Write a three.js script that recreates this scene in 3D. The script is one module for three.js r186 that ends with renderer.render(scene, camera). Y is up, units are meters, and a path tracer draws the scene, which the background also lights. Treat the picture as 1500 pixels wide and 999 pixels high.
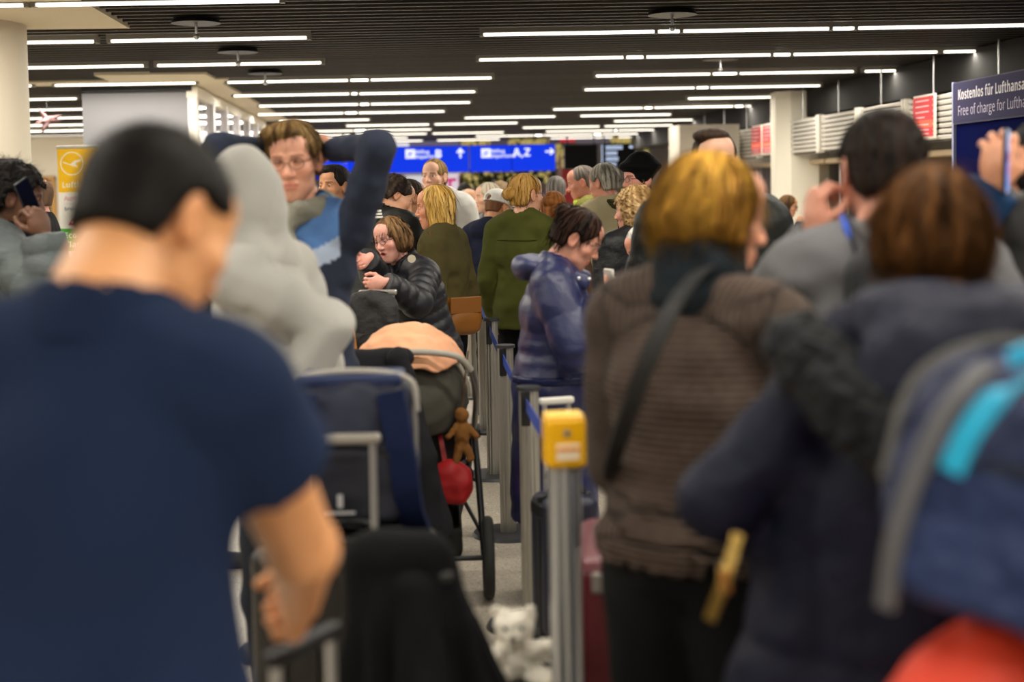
import * as THREE from 'three';
import { mergeGeometries } from 'three/addons/utils/BufferGeometryUtils.js';
import { RoundedBoxGeometry } from 'three/addons/geometries/RoundedBoxGeometry.js';
import { RectAreaLightUniformsLib } from 'three/addons/lights/RectAreaLightUniformsLib.js';

// ---------------------------------------------------------------- camera, light level, exposure
RectAreaLightUniformsLib.init();
const FW = 1500, FH = 999, FPX = 2083, EYE = 1.65;
const scene = new THREE.Scene();
scene.background = new THREE.Color(0x0c0c0d);                         // the hall is closed: nothing of this is seen
const camera = new THREE.PerspectiveCamera(2 * Math.atan(FH / 2 / FPX) * 180 / Math.PI, FW / FH, 0.05, 200);
camera.position.set(0, EYE, 0);
camera.rotation.order = 'YXZ';
camera.rotation.set(-3.2 * Math.PI / 180, 0, -1.0 * Math.PI / 180);
camera.setViewOffset(FW, FH, 0, 108, FW, FH);                          // a little lens shift, as in the photograph
camera.focus = 8;
camera.userData.fStop = 1.7;
camera.updateMatrixWorld(true); camera.updateProjectionMatrix();
const renderer = new THREE.WebGLRenderer({ antialias: true });
renderer.toneMapping = THREE.LinearToneMapping;
renderer.toneMappingExposure = 1.0;
renderer.shadowMap.enabled = true;
const LAMP_COLOR = new THREE.Color(1.0, 0.93, 0.80), LAMP_NITS = 125, LAMP_GLOW = 2.6;   // the tube lights of the ceiling
const YAW = 4.1 * Math.PI / 180;                                       // the hall runs a little to the left of the view
const CEIL = 2.85;

// ---------------------------------------------------------------- small helpers
const D2R = Math.PI / 180, PI = Math.PI;
const clamp = (x, a, b) => x < a ? a : x > b ? b : x, lerp = (a, b, t) => a + (b - a) * t;
const sstep = (a, b, x) => { const t = clamp((x - a) / (b - a), 0, 1); return t * t * (3 - 2 * t); };
function rng(seed) { let s = seed | 0; return () => { s = (s + 0x6d2b79f5) | 0; let t = Math.imul(s ^ (s >>> 15), 1 | s); t = (t + Math.imul(t ^ (t >>> 7), 61 | t)) ^ t; return ((t ^ (t >>> 14)) >>> 0) / 4294967296; }; }
const hash3 = (x, y, z) => { let h = Math.imul(x, 374761393) + Math.imul(y, 668265263) + Math.imul(z, 2147483647 ^ 1274126177); h = Math.imul(h ^ (h >>> 13), 1274126177); return ((h ^ (h >>> 16)) >>> 0) / 2147483648 - 1; };
function noise(x, y, z) {
  const ix = Math.floor(x), iy = Math.floor(y), iz = Math.floor(z); let fx = x - ix, fy = y - iy, fz = z - iz;
  fx = fx * fx * (3 - 2 * fx); fy = fy * fy * (3 - 2 * fy); fz = fz * fz * (3 - 2 * fz);
  const l = (a, b, t) => a + (b - a) * t;
  return l(l(l(hash3(ix, iy, iz), hash3(ix + 1, iy, iz), fx), l(hash3(ix, iy + 1, iz), hash3(ix + 1, iy + 1, iz), fx), fy),
    l(l(hash3(ix, iy, iz + 1), hash3(ix + 1, iy, iz + 1), fx), l(hash3(ix, iy + 1, iz + 1), hash3(ix + 1, iy + 1, iz + 1), fx), fy), fz);
}
const fbm = (x, y, z) => noise(x, y, z) * .6 + noise(x * 2.1, y * 2.1, z * 2.1) * .3 + noise(x * 4.3, y * 4.3, z * 4.3) * .1;
const add = (a, b) => [a[0] + b[0], a[1] + b[1], a[2] + b[2]], sub = (a, b) => [a[0] - b[0], a[1] - b[1], a[2] - b[2]], mul = (a, s) => [a[0] * s, a[1] * s, a[2] * s];
const dot = (a, b) => a[0] * b[0] + a[1] * b[1] + a[2] * b[2], len = (a) => Math.hypot(a[0], a[1], a[2]), nrm = (a) => mul(a, 1 / (len(a) || 1));
const cross = (a, b) => [a[1] * b[2] - a[2] * b[1], a[2] * b[0] - a[0] * b[2], a[0] * b[1] - a[1] * b[0]], mix3 = (a, b, t) => [lerp(a[0], b[0], t), lerp(a[1], b[1], t), lerp(a[2], b[2], t)];
const lin = (hex) => new THREE.Color(hex).toArray();
// the point at a given distance (metres, along the view's level axis) behind a spot of the photograph
function at(px, py, d) {
  const v = new THREE.Vector3(px / FW * 2 - 1, 1 - py / FH * 2, .5).unproject(camera).sub(camera.position);
  return v.multiplyScalar(d / -v.z).add(camera.position).toArray();
}
const counts = new Map();
function numbered(n) { const c = counts.get(n) ?? 0; counts.set(n, c + 1); return c ? n + '_' + String(c).padStart(3, '0') : n; }
function tag(o, label, category, group, kind) {
  if (label) o.userData.label = label;
  if (category) o.userData.category = category;
  if (group) o.userData.group = group;
  if (kind) o.userData.kind = kind;
  return o;
}
function shade(o) { o.castShadow = true; o.receiveShadow = true; return o; }
function thing(name, label, category, p = [0, 0, 0], turn = 0, group) {
  const o = new THREE.Group(); o.name = numbered(name); o.position.set(...p); o.rotation.y = turn; scene.add(o);
  return tag(o, label, category, group);
}
function part(parent, name, geo, m, p, r) {
  const o = shade(new THREE.Mesh(geo, m)); o.name = parent === scene ? numbered(name) : name;
  if (p) o.position.set(...p);
  if (r) o.rotation.set(...r);
  parent.add(o); return o;
}
const struct = (name, geo, m, p, turn) => { const o = part(scene, name, geo, m, p); if (turn) o.rotation.y = turn; return tag(o, null, null, null, 'structure'); };
const merge = (list) => { const l = list.map((g) => { const h = g.index ? g.toNonIndexed() : g; for (const k of Object.keys(h.attributes)) if (!['position', 'normal', 'uv'].includes(k)) h.deleteAttribute(k); return h; }); return mergeGeometries(l); };
const xf = (g, p = [0, 0, 0], r = [0, 0, 0]) => g.applyMatrix4(new THREE.Matrix4().compose(new THREE.Vector3(...p), new THREE.Quaternion().setFromEuler(new THREE.Euler(...r)), new THREE.Vector3(1, 1, 1)));
const bx = (w, h, d, r = 0, n = 2) => r ? new RoundedBoxGeometry(w, h, d, n, r) : new THREE.BoxGeometry(w, h, d);
const bar = (a, b, r, seg = 10) => { const A = new THREE.Vector3(...a), B = new THREE.Vector3(...b), L = A.distanceTo(B), g = new THREE.CylinderGeometry(r, r, L, seg);
  return g.applyMatrix4(new THREE.Matrix4().compose(A.clone().add(B).multiplyScalar(.5), new THREE.Quaternion().setFromUnitVectors(new THREE.Vector3(0, 1, 0), B.sub(A).normalize()), new THREE.Vector3(1, 1, 1))); };
const tube = (pts, r, n = 32, seg = 8, closed = false) => new THREE.TubeGeometry(new THREE.CatmullRomCurve3(pts.map((p) => new THREE.Vector3(...p)), closed), n, r, seg, closed);
// a flat strap of width w and thickness t along a curve; "up" is the direction of its width
function strap(pts, w, t, up, n = 40) {
  const c = new THREE.CatmullRomCurve3(pts.map((p) => new THREE.Vector3(...p))), pos = [], idx = [], uv = [];
  for (let i = 0; i <= n; i++) {
    const p = c.getPoint(i / n).toArray(), d = c.getTangent(i / n).toArray(); const u0 = typeof up === 'function' ? up(p) : up;
    const s = nrm(sub(u0, mul(d, dot(u0, d)))), k = nrm(cross(d, s));
    for (const [a, b] of [[-1, -1], [1, -1], [1, 1], [-1, 1]]) { pos.push(...add(p, add(mul(s, a * w / 2), mul(k, b * t / 2)))); uv.push(a * w / 2, i / n); }
    if (i) for (let q = 0; q < 4; q++) { const a = (i - 1) * 4 + q, b = (i - 1) * 4 + (q + 1) % 4; idx.push(a, b, a + 4, b, b + 4, a + 4); }
  }
  idx.push(0, 2, 1, 0, 3, 2); const e = n * 4; idx.push(e, e + 1, e + 2, e, e + 2, e + 3);
  let g = new THREE.BufferGeometry(); g.setAttribute('position', new THREE.Float32BufferAttribute(pos, 3)); g.setAttribute('uv', new THREE.Float32BufferAttribute(uv, 2)); g.setIndex(idx);
  g = g.toNonIndexed(); g.computeVertexNormals(); return g;
}

// ---------------------------------------------------------------- textures and materials
function dataTex(n, f, size, srgb) {
  const d = new Uint8Array(n * n * 4);
  for (let y = 0; y < n; y++) for (let x = 0; x < n; x++) { const c = f(x / n, y / n), i = (y * n + x) * 4; d[i] = clamp(c[0], 0, 1) * 255; d[i + 1] = clamp(c[1], 0, 1) * 255; d[i + 2] = clamp(c[2], 0, 1) * 255; d[i + 3] = 255; }
  const t = new THREE.DataTexture(d, n, n); t.wrapS = t.wrapT = THREE.RepeatWrapping; t.magFilter = THREE.LinearFilter; t.minFilter = THREE.LinearMipmapLinearFilter; t.generateMipmaps = true;
  if (srgb) t.colorSpace = THREE.SRGBColorSpace;
  t.repeat.set(1 / size, 1 / size); t.needsUpdate = true; return t;
}
function canvasTex(w, h, draw) {
  const c = document.createElement('canvas'); c.width = w; c.height = h; draw(c.getContext('2d'), w, h);
  const t = new THREE.CanvasTexture(c); t.colorSpace = THREE.SRGBColorSpace; return t;
}
const grey = (v) => [v, v, v];
const pnoise = (u, v, n, seed) => { const w = (i) => ((i % n) + n) % n, x = u * n, y = v * n, ix = Math.floor(x), iy = Math.floor(y); let fx = x - ix, fy = y - iy; fx = fx * fx * (3 - 2 * fx); fy = fy * fy * (3 - 2 * fy);
  return lerp(lerp(hash3(w(ix), w(iy), seed), hash3(w(ix + 1), w(iy), seed), fx), lerp(hash3(w(ix), w(iy + 1), seed), hash3(w(ix + 1), w(iy + 1), seed), fx), fy); };
const T = {
  weave: dataTex(128, (u, v) => grey(.5 + .25 * Math.sin(u * 64 * PI) * Math.sin(v * 64 * PI) + .2 * pnoise(u, v, 32, 5)), .06),
  fleece: dataTex(256, (u, v) => grey(.5 + .22 * pnoise(u, v, 64, 1) + .2 * pnoise(u, v, 24, 2) + .1 * pnoise(u, v, 128, 3)), .10),
  knit: dataTex(128, (u, v) => grey(.5 + .35 * Math.sin(v * 32 * PI) + .12 * pnoise(u, v, 32, 4)), .16),
  wrinkle: dataTex(256, (u, v) => grey(.5 + .3 * pnoise(u + .04 * pnoise(u, v, 5, 3), v, 14, 9) + .15 * pnoise(u, v, 40, 8)), .25),
};
const matCache = new Map();
function mat(hex, rough = .7, o = {}) {
  const key = JSON.stringify([hex, rough, Object.entries(o).map(([k, v]) => [k, v?.uuid ?? v])]);
  if (!matCache.has(key)) { const m = new THREE.MeshPhysicalMaterial({ roughness: rough, ...o }); m.color.set(hex); matCache.set(key, m); }
  return matCache.get(key);
}
const cloth = (hex, kind = 'weave', o = {}) => mat(hex, .88, { vertexColors: true, specularIntensity: .2, bumpMap: T[kind], bumpScale: kind === 'fleece' ? .0015 : kind === 'knit' ? .002 : .0006, sheen: .06, sheenRoughness: .6, sheenColor: new THREE.Color(hex).lerp(new THREE.Color(0xffffff), .12), ...o });
const puffy = (hex, rough = .5) => mat(hex, rough, { vertexColors: true, specularIntensity: .45, bumpMap: T.wrinkle, bumpScale: .003 });
const chrome = mat(0xc9cacc, .28, { metalness: .9 }), alu = mat(0xb9b6ae, .38, { metalness: .75 }), blackPlastic = mat(0x17171a, .45), darkMetal = mat(0x2a2b2d, .4, { metalness: .6 });

// ---------------------------------------------------------------- implicit surfaces (surface nets)
const smin = (a, b, k) => { if (k <= 0) return Math.min(a, b); const h = Math.max(k - Math.abs(a - b), 0) / k; return Math.min(a, b) - h * h * k * .25; };
const smax = (a, b, k) => -smin(-a, -b, k);
function cap(a, b, ra, rb, o = {}) {
  const ba = sub(b, a), L2 = dot(ba, ba) || 1e-9, L = Math.sqrt(L2), f = o.flat, q = o.q, R = Math.max(ra, rb) + (q ? q[1] : 0);
  const fn = (x, y, z) => {
    let px = x - a[0], py = y - a[1], pz = z - a[2];
    if (f) { const h = (px * f[0] + py * f[1] + pz * f[2]) * (f[3] - 1); px += f[0] * h; py += f[1] * h; pz += f[2] * h; }
    const raw = (px * ba[0] + py * ba[1] + pz * ba[2]) / L2, t = raw < 0 ? 0 : raw > 1 ? 1 : raw;
    px -= ba[0] * t; py -= ba[1] * t; pz -= ba[2] * t;
    let r = ra + (rb - ra) * t;
    if (o.belly) r += o.belly * 4 * t * (1 - t);
    if (q) r += q[1] * (Math.pow(Math.abs(Math.sin(PI * (t * L / q[0] + (q[2] ?? 0)))), .7) - .6);
    let d = Math.sqrt(px * px + py * py + pz * pz) - r;
    if (o.cutB) d = Math.max(d, (raw - 1) * L); if (o.cutA) d = Math.max(d, -raw * L);
    return d;
  };
  return { fn, lo: [0, 1, 2].map((i) => Math.min(a[i], b[i]) - R), hi: [0, 1, 2].map((i) => Math.max(a[i], b[i]) + R), k: o.k ?? .02, op: o.op, v: (p) => dot(sub(p, a), ba) / L + (o.v0 ?? 0) };
}
function ell(c, r, o = {}) {                                           // o.B: rows of the ellipsoid's axes
  const B = o.B, R = B ? Math.max(...r) : 0, i0 = 1 / r[0], i1 = 1 / r[1], i2 = 1 / r[2], q = o.q;
  const fn = (x, y, z) => {
    let px = x - c[0], py = y - c[1], pz = z - c[2];
    if (B) { const ax = px * B[0][0] + py * B[0][1] + pz * B[0][2], ay = px * B[1][0] + py * B[1][1] + pz * B[1][2], az = px * B[2][0] + py * B[2][1] + pz * B[2][2]; px = ax; py = ay; pz = az; }
    const k0 = Math.hypot(px * i0, py * i1, pz * i2), k1 = Math.hypot(px * i0 * i0, py * i1 * i1, pz * i2 * i2);
    let d = k1 < 1e-9 ? -Math.min(r[0], r[1], r[2]) : k0 * (k0 - 1) / k1;
    if (q) d -= q[1] * (Math.pow(Math.abs(Math.sin(PI * ((c[1] + py) / q[0] + (q[2] ?? 0)))), .7) - .6);
    return d;
  };
  return { fn, lo: c.map((x, i) => x - (B ? R : r[i]) - (q ? q[1] : 0)), hi: c.map((x, i) => x + (B ? R : r[i]) + (q ? q[1] : 0)), k: o.k ?? .02, op: o.op, v: (p) => p[1] };
}
function rbox(c, h, rnd, o = {}) {
  const B = o.B, R = B ? len(h) : 0;
  const fn = (x, y, z) => {
    let px = x - c[0], py = y - c[1], pz = z - c[2];
    if (B) { const ax = px * B[0][0] + py * B[0][1] + pz * B[0][2], ay = px * B[1][0] + py * B[1][1] + pz * B[1][2], az = px * B[2][0] + py * B[2][1] + pz * B[2][2]; px = ax; py = ay; pz = az; }
    const qx = Math.abs(px) - h[0] + rnd, qy = Math.abs(py) - h[1] + rnd, qz = Math.abs(pz) - h[2] + rnd;
    return Math.hypot(Math.max(qx, 0), Math.max(qy, 0), Math.max(qz, 0)) + Math.min(Math.max(qx, qy, qz), 0) - rnd;
  };
  return { fn, lo: c.map((x, i) => x - (B ? R : h[i])), hi: c.map((x, i) => x + (B ? R : h[i])), k: o.k ?? .02, op: o.op, v: (p) => p[1] };
}
const keep = (fn, k = .01) => ({ fn, op: 'int', k });                   // cuts away where fn > 0
function sdf(prims, o = {}) {
  const cell = o.cell ?? .012, lo = [1e9, 1e9, 1e9], hi = [-1e9, -1e9, -1e9], extra = (o.grow ?? 0) + cell * 2.5;
  for (const p of prims) if (!p.op) for (let i = 0; i < 3; i++) { lo[i] = Math.min(lo[i], p.lo[i]); hi[i] = Math.max(hi[i], p.hi[i]); }
  if (o.clipLo !== undefined) lo[1] = Math.max(lo[1], o.clipLo);
  for (let i = 0; i < 3; i++) { lo[i] -= extra; hi[i] += extra; }
  const n = [0, 1, 2].map((i) => Math.ceil((hi[i] - lo[i]) / cell) + 1), [nx, ny, nz] = n, nxy = nx * ny, N = nxy * nz, BIG = Math.max(.12, cell * 6), D = new Float32Array(N).fill(BIG);
  for (const p of prims) {
    const m = p.k + cell * 3 + .012, l = [0, 0, 0], h = [nx - 1, ny - 1, nz - 1];
    if (p.lo) for (let i = 0; i < 3; i++) { l[i] = Math.max(0, Math.floor((p.lo[i] - m - lo[i]) / cell)); h[i] = Math.min(n[i] - 1, Math.ceil((p.hi[i] + m - lo[i]) / cell)); }
    for (let z = l[2]; z <= h[2]; z++) for (let y = l[1]; y <= h[1]; y++) {
      let i = z * nxy + y * nx + l[0]; const wy = lo[1] + y * cell, wz = lo[2] + z * cell;
      for (let x = l[0]; x <= h[0]; x++, i++) {
        if (p.op && D[i] >= BIG) continue;
        const v = p.fn(lo[0] + x * cell, wy, wz);
        D[i] = p.op === 'sub' ? smax(D[i], -v, p.k) : p.op === 'int' ? smax(D[i], v, p.k) : smin(D[i], v, p.k);
      }
    }
  }
  if (o.disp) { const band = (o.grow ?? .02) + cell * 2; for (let z = 0, i = 0; z < nz; z++) for (let y = 0; y < ny; y++) for (let x = 0; x < nx; x++, i++) if (Math.abs(D[i]) < band) D[i] -= o.disp(lo[0] + x * cell, lo[1] + y * cell, lo[2] + z * cell); }
  const id = new Int32Array(N).fill(-1), pos = [], nor = [], col = [], uv = [], idx = [];
  const C = [0, 1, nx, nx + 1, nxy, nxy + 1, nxy + nx, nxy + nx + 1], E = [[0, 1], [2, 3], [4, 5], [6, 7], [0, 2], [1, 3], [4, 6], [5, 7], [0, 4], [1, 5], [2, 6], [3, 7]], g = new Float32Array(8), vp = prims.filter((p) => !p.op && p.v), c = [1, 1, 1];
  for (let z = 0; z < nz - 1; z++) for (let y = 0; y < ny - 1; y++) for (let x = 0; x < nx - 1; x++) {
    const i = z * nxy + y * nx + x; let mask = 0;
    for (let k = 0; k < 8; k++) { g[k] = D[i + C[k]]; if (g[k] < 0) mask |= 1 << k; }
    if (!mask || mask === 255) continue;
    let sx = 0, sy = 0, sz = 0, cnt = 0;
    for (const [a, b] of E) if ((mask >> a & 1) !== (mask >> b & 1)) { const t = g[a] / (g[a] - g[b]); sx += (a & 1) + ((b & 1) - (a & 1)) * t; sy += (a >> 1 & 1) + ((b >> 1 & 1) - (a >> 1 & 1)) * t; sz += (a >> 2) + ((b >> 2) - (a >> 2)) * t; cnt++; }
    const fx = sx / cnt, fy = sy / cnt, fz = sz / cnt, X = lo[0] + (x + fx) * cell, Y = lo[1] + (y + fy) * cell, Z = lo[2] + (z + fz) * cell;
    const L = (a, b, t) => a + (b - a) * t;
    let gx = L(L(g[1] - g[0], g[3] - g[2], fy), L(g[5] - g[4], g[7] - g[6], fy), fz), gy = L(L(g[2] - g[0], g[3] - g[1], fx), L(g[6] - g[4], g[7] - g[5], fx), fz), gz = L(L(g[4] - g[0], g[5] - g[1], fx), L(g[6] - g[2], g[7] - g[3], fx), fy);
    const gl = Math.hypot(gx, gy, gz) || 1; gx /= gl; gy /= gl; gz /= gl;
    id[i] = pos.length / 3; pos.push(X, Y, Z); nor.push(gx, gy, gz);
    let v = Y;
    if (o.along) { let best = 1e9; for (const p of vp) if (X > p.lo[0] - .1 && X < p.hi[0] + .1 && Y > p.lo[1] - .1 && Y < p.hi[1] + .1) { const dd = p.fn(X, Y, Z); if (dd < best) { best = dd; v = p.v([X, Y, Z]); } } }
    uv.push((X + Z) * .8, v);
    if (o.color) o.color(X, Y, Z, gx, gy, gz, c); else { const t = .9 + .1 * noise(X * 9, Y * 9, Z * 9); c[0] = c[1] = c[2] = t; }
    col.push(c[0], c[1], c[2]);
  }
  const quad = (a, b, c2, d, i, flip) => { if (a < 0 || b < 0 || c2 < 0 || d < 0) return; if (flip) idx.push(a, b, d, a, d, c2); else idx.push(a, d, b, a, c2, d); };
  for (let z = 1; z < nz - 1; z++) for (let y = 1; y < ny - 1; y++) for (let x = 1; x < nx - 1; x++) {
    const i = z * nxy + y * nx + x, s = D[i] < 0;
    if (s !== D[i + 1] < 0) quad(id[i - nx - nxy], id[i - nxy], id[i - nx], id[i], i, s);
    if (s !== D[i + nx] < 0) quad(id[i - 1 - nxy], id[i - 1], id[i - nxy], id[i], i, s);
    if (s !== D[i + nxy] < 0) quad(id[i - 1 - nx], id[i - nx], id[i - 1], id[i], i, s);
  }
  const G = new THREE.BufferGeometry();
  G.setAttribute('position', new THREE.Float32BufferAttribute(pos, 3)); G.setAttribute('normal', new THREE.Float32BufferAttribute(nor, 3)); G.setAttribute('uv', new THREE.Float32BufferAttribute(uv, 2)); G.setAttribute('color', new THREE.Float32BufferAttribute(col, 3)); G.setIndex(idx);
  return G;
}
// ---------------------------------------------------------------- the hall: floor, walls, ceiling
const floorTex = canvasTex(1024, 1024, (c, w, h) => {
  c.fillStyle = '#b3aa9c'; c.fillRect(0, 0, w, h); const R = rng(11), pal = ['#8d8376', '#cfc6b7', '#d9d2c6', '#9d9284', '#6f675e', '#bdb3a3', '#c4b299'];
  for (let i = 0; i < 9000; i++) { c.fillStyle = pal[Math.floor(R() * pal.length)]; const x = R() * w, y = R() * h, r = 1.5 + R() * R() * 9; c.beginPath(); for (let k = 0; k < 6; k++) { const a = k * 1.05 + R() * .6, q = r * (.6 + .5 * R()); c.lineTo(x + Math.cos(a) * q, y + Math.sin(a) * q); } c.fill(); }
});
floorTex.wrapS = floorTex.wrapT = THREE.RepeatWrapping; floorTex.repeat.set(60, 80);
struct('floor', bx(42, .2, 56), mat('#ffffff', .32, { map: floorTex }), [0, -.1, -20]);
const plaster = mat('#e4dccb', .8), whitePaint = mat('#e9e4d8', .75), greyPaint = mat('#77777c', .7), slatMat = mat('#3a3632', .55), voidMat = mat('#151413', .9);
struct('wall_back', bx(42, 3.4, .2), plaster, [0, 1.6, 7]); struct('wall_left', bx(.2, 3.4, 56), plaster, [-14, 1.6, -20]); struct('wall_right', bx(.2, 3.4, 56), plaster, [14, 1.6, -20]);
struct('wall_far', bx(42, 3.4, .2), mat('#cfc9c6', .8), [0, 1.6, -47.5]);
const ceiling = new THREE.Group(); ceiling.name = 'ceiling'; scene.add(ceiling); tag(ceiling, null, null, null, 'structure');
part(ceiling, 'slab', bx(42, .15, 56), voidMat, [0, 3.28, -20]);
{ // dark metal slats right across the hall, one by one
  const near = new THREE.BoxGeometry(22, .10, .035), variants = ['#3b3733', '#35322f', '#413c37'].map((c) => mat(c, .5)); const R = rng(3);
  for (let z = 6.4; z > -34.6; z -= .185) part(ceiling, 'slat', near, variants[Math.floor(R() * 3)], [1, CEIL + .06, z]);
}
// ---------------------------------------------------------------- tube lights: rows across the hall, each fitting a thing of its own
const glow = mat('#ffffff', .5, { emissive: LAMP_COLOR.clone(), emissiveIntensity: LAMP_GLOW }), housingMat = mat('#8f8c86', .5);
const tubeHousing = bx(1.56, .05, .075), tubeGlass = bx(1.5, .02, .042, .009, 2), endCap = bx(.03, .03, .06);
const ORD = ['first', 'second', 'third', 'fourth', 'fifth', 'sixth', 'seventh', 'eighth', 'ninth', 'tenth', 'eleventh', 'twelfth', 'thirteenth', 'fourteenth', 'fifteenth', 'sixteenth', 'seventeenth', 'eighteenth'];
function tubeLight(x, z, label, group) {
  const t = thing('ceiling_light', label, 'ceiling light', [x, z < -34.6 ? 3.17 : CEIL, z], 0, group);
  part(t, 'housing', tubeHousing, housingMat, [0, .01, 0]); part(t, 'tube', tubeGlass, glow, [0, -.026, 0]);
  for (const s of [-1, 1]) part(t, 'end_cap', endCap, housingMat, [s * .765, -.025, 0]);
  const l = new THREE.RectAreaLight(LAMP_COLOR, LAMP_NITS, 1.5, .05); l.position.set(0, -.045, 0); l.rotation.x = -PI / 2; t.add(l);
}
// where each row has light: spans in pixels of the photograph (left end, right end), by the row's distance
const rowZ = (i) => 8.84 + 2.14 * i, rowSpans = [[[-700, 420]], [[-160, 462], [724, 1490]], [[-300, 480], [714, 1360], [1368, 1900]], [[-900, 302], [345, 706], [890, 1232], [1276, 1462]], [[-900, 122], [345, 690], [864, 1192]], [[-700, 130], [384, 680], [960, 1215]], [[-700, 130], [384, 640], [815, 1215]], [[-600, 130], [384, 560], [660, 1000]], [[-500, 130], [500, 760], [900, 1135]], [[20, 130], [430, 620], [760, 1000]]];
for (let i = -5; i < 15; i++) {
  const z = -rowZ(i), step = 1.6;
  const spans = i < 0 ? [[-4.2, -1.2], [-.2, 4.4]] : (rowSpans[i] ?? (i % 2 ? [[380, 600], [700, 960]] : [[400, 740], [800, 1000]])).map((s) => s.map((px) => at(px, 60, -z)[0]));
  let count = 0;
  for (const [x0, x1] of spans) { const n = Math.max(1, Math.round((x1 - x0) / step)); for (let k = 0; k < n; k++, count++) tubeLight(x0 + (x1 - x0) * (k + .5) / n, z, `${ORD[count]} tube light from the left in the ${ORD[i < 0 ? -i - 1 : i]} ceiling row ${i < 0 ? 'above the viewer' : 'from the front'}`, `tube lights in the ${ORD[i < 0 ? -i - 1 : i]} ceiling row ${i < 0 ? 'above the viewer' : 'from the front'}`); }
}
for (const [px, d] of [[288, 9.9], [348, 12.0], [387, 14.2], [1055, 13.5], [985, 9.9]]) {
  const p = at(px, 60, d), t = thing('smoke_detector', `small dark ceiling sensor ${{ 288: 'at the upper left of the hall, nearest the front', 348: 'behind the first two left light rows', 387: 'at the left, furthest back', 1055: 'above the white pillar side of the hall', 985: 'above the short-haired blonde woman, near the front' }[px]}`, 'sensor', [p[0], CEIL - .02, p[2]]);
  part(t, 'base', new THREE.CylinderGeometry(.16, .17, .03, 24), darkMetal, [0, .005, 0]); part(t, 'stem', new THREE.CylinderGeometry(.01, .01, .09, 8), chrome, [0, -.05, 0]); part(t, 'head', new THREE.SphereGeometry(.022, 12, 8), chrome, [0, -.1, 0]);
}
// pale soffits over the left side
const soffitMat = mat('#d8cdb4', .8);
{ const a = at(190, 44, 10.3); const c = Math.cos(YAW), n = Math.sin(YAW); struct('trim_1', bx(6, .14, 6), soffitMat, [a[0] - 3 * c + 3 * n, CEIL + .06, a[2] + 3 * n + 3 * c], YAW); }
{ const a = at(313, 121, 15.3), b = at(410, 173, 23); const L = Math.hypot(b[0] - a[0], b[2] - a[2]); struct('trim_2', bx(1.1, .10, L + 2), soffitMat, [(a[0] + b[0]) / 2 - .5, CEIL + .04, (a[2] + b[2]) / 2], Math.atan2(-(b[0] - a[0]), -(b[2] - a[2]))); }
{ const a = at(45, 125, 15.4), b = at(313, 121, 15.4); struct('trim_3', bx(b[0] - a[0] + .4, .10, .5), soffitMat, [(a[0] + b[0]) / 2, CEIL + .04, a[2] + .1]); }
// round and square columns
{ const r = .55, e = at(37, 150, 9.9); struct('pillar_left', new THREE.CylinderGeometry(r, r, CEIL, 48), mat('#d5ccba', .7), [e[0] - r, CEIL / 2, e[2]]); }
function squareColumn(name, cx, z, w, m) { const c = w * .24, s = new THREE.Shape(), h = w / 2; s.moveTo(-h + c, -h); for (const [x, y] of [[h - c, -h], [h, -h + c], [h, h - c], [h - c, h], [-h + c, h], [-h, h - c], [-h, -h + c]]) s.lineTo(x, y);
  struct(name, new THREE.ExtrudeGeometry(s, { depth: CEIL, bevelEnabled: false }).rotateX(-PI / 2), m, [cx, 0, z]); }
{ const e = at(1171, 200, 19.0); squareColumn('pillar_right', e[0], e[2], .70, mat('#ece6d6', .65)); }
{ const e = at(1037, 200, 21.2); struct('pillar_far', bx(.9, 2.54, .9), mat('#c4bdae', .8), [e[0], 1.27, e[2] - .5], YAW); }
// glazed room on the left
{
  const A = at(122, 200, 15.7), Bp = at(283, 200, 15.7), Cp = at(385, 200, 24), top = at(200, 136, 15.7)[1], dx = Cp[0] - Bp[0], dz = Cp[2] - Bp[2], L = Math.hypot(dx, dz), ang = Math.atan2(-dx, -dz);
  const g = new THREE.Group(); g.name = 'wall_glazed_room'; scene.add(g); tag(g, null, null, null, 'structure');
  part(g, 'front_panel', bx(Bp[0] - A[0], top, .12), greyPaint, [(A[0] + Bp[0]) / 2, top / 2, A[2] - .06]); part(g, 'top_beam', bx(Bp[0] - A[0], .1, .14), darkMetal, [(A[0] + Bp[0]) / 2, top + .06, A[2] - .06]);
  const N = 6, frosted = mat('#b9b6c0', .08, { metalness: .55 }), mull = mat('#d2d0d2', .35, { metalness: .3, emissive: new THREE.Color(0, 0, 0) });
  for (let i = 0; i < N; i++) { const t = (i + .5) / N; part(g, 'pane', bx(.04, top - .12, L / N - .12), frosted, [Bp[0] + dx * t, top / 2, Bp[2] + dz * t], [0, ang, 0]); const u = (i + 1) / N; part(g, 'mullion', bx(.09, top, .14), mull, [Bp[0] + dx * u + .02, top / 2, Bp[2] + dz * u], [0, ang, 0]); }
  part(g, 'top_rail', bx(.12, .12, L), whitePaint, [(Bp[0] + Cp[0]) / 2, top, (Bp[2] + Cp[2]) / 2], [0, ang, 0]); part(g, 'corner_post', bx(.1, top, .1), whitePaint, [Bp[0], top / 2, Bp[2] - .05]);
}
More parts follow.
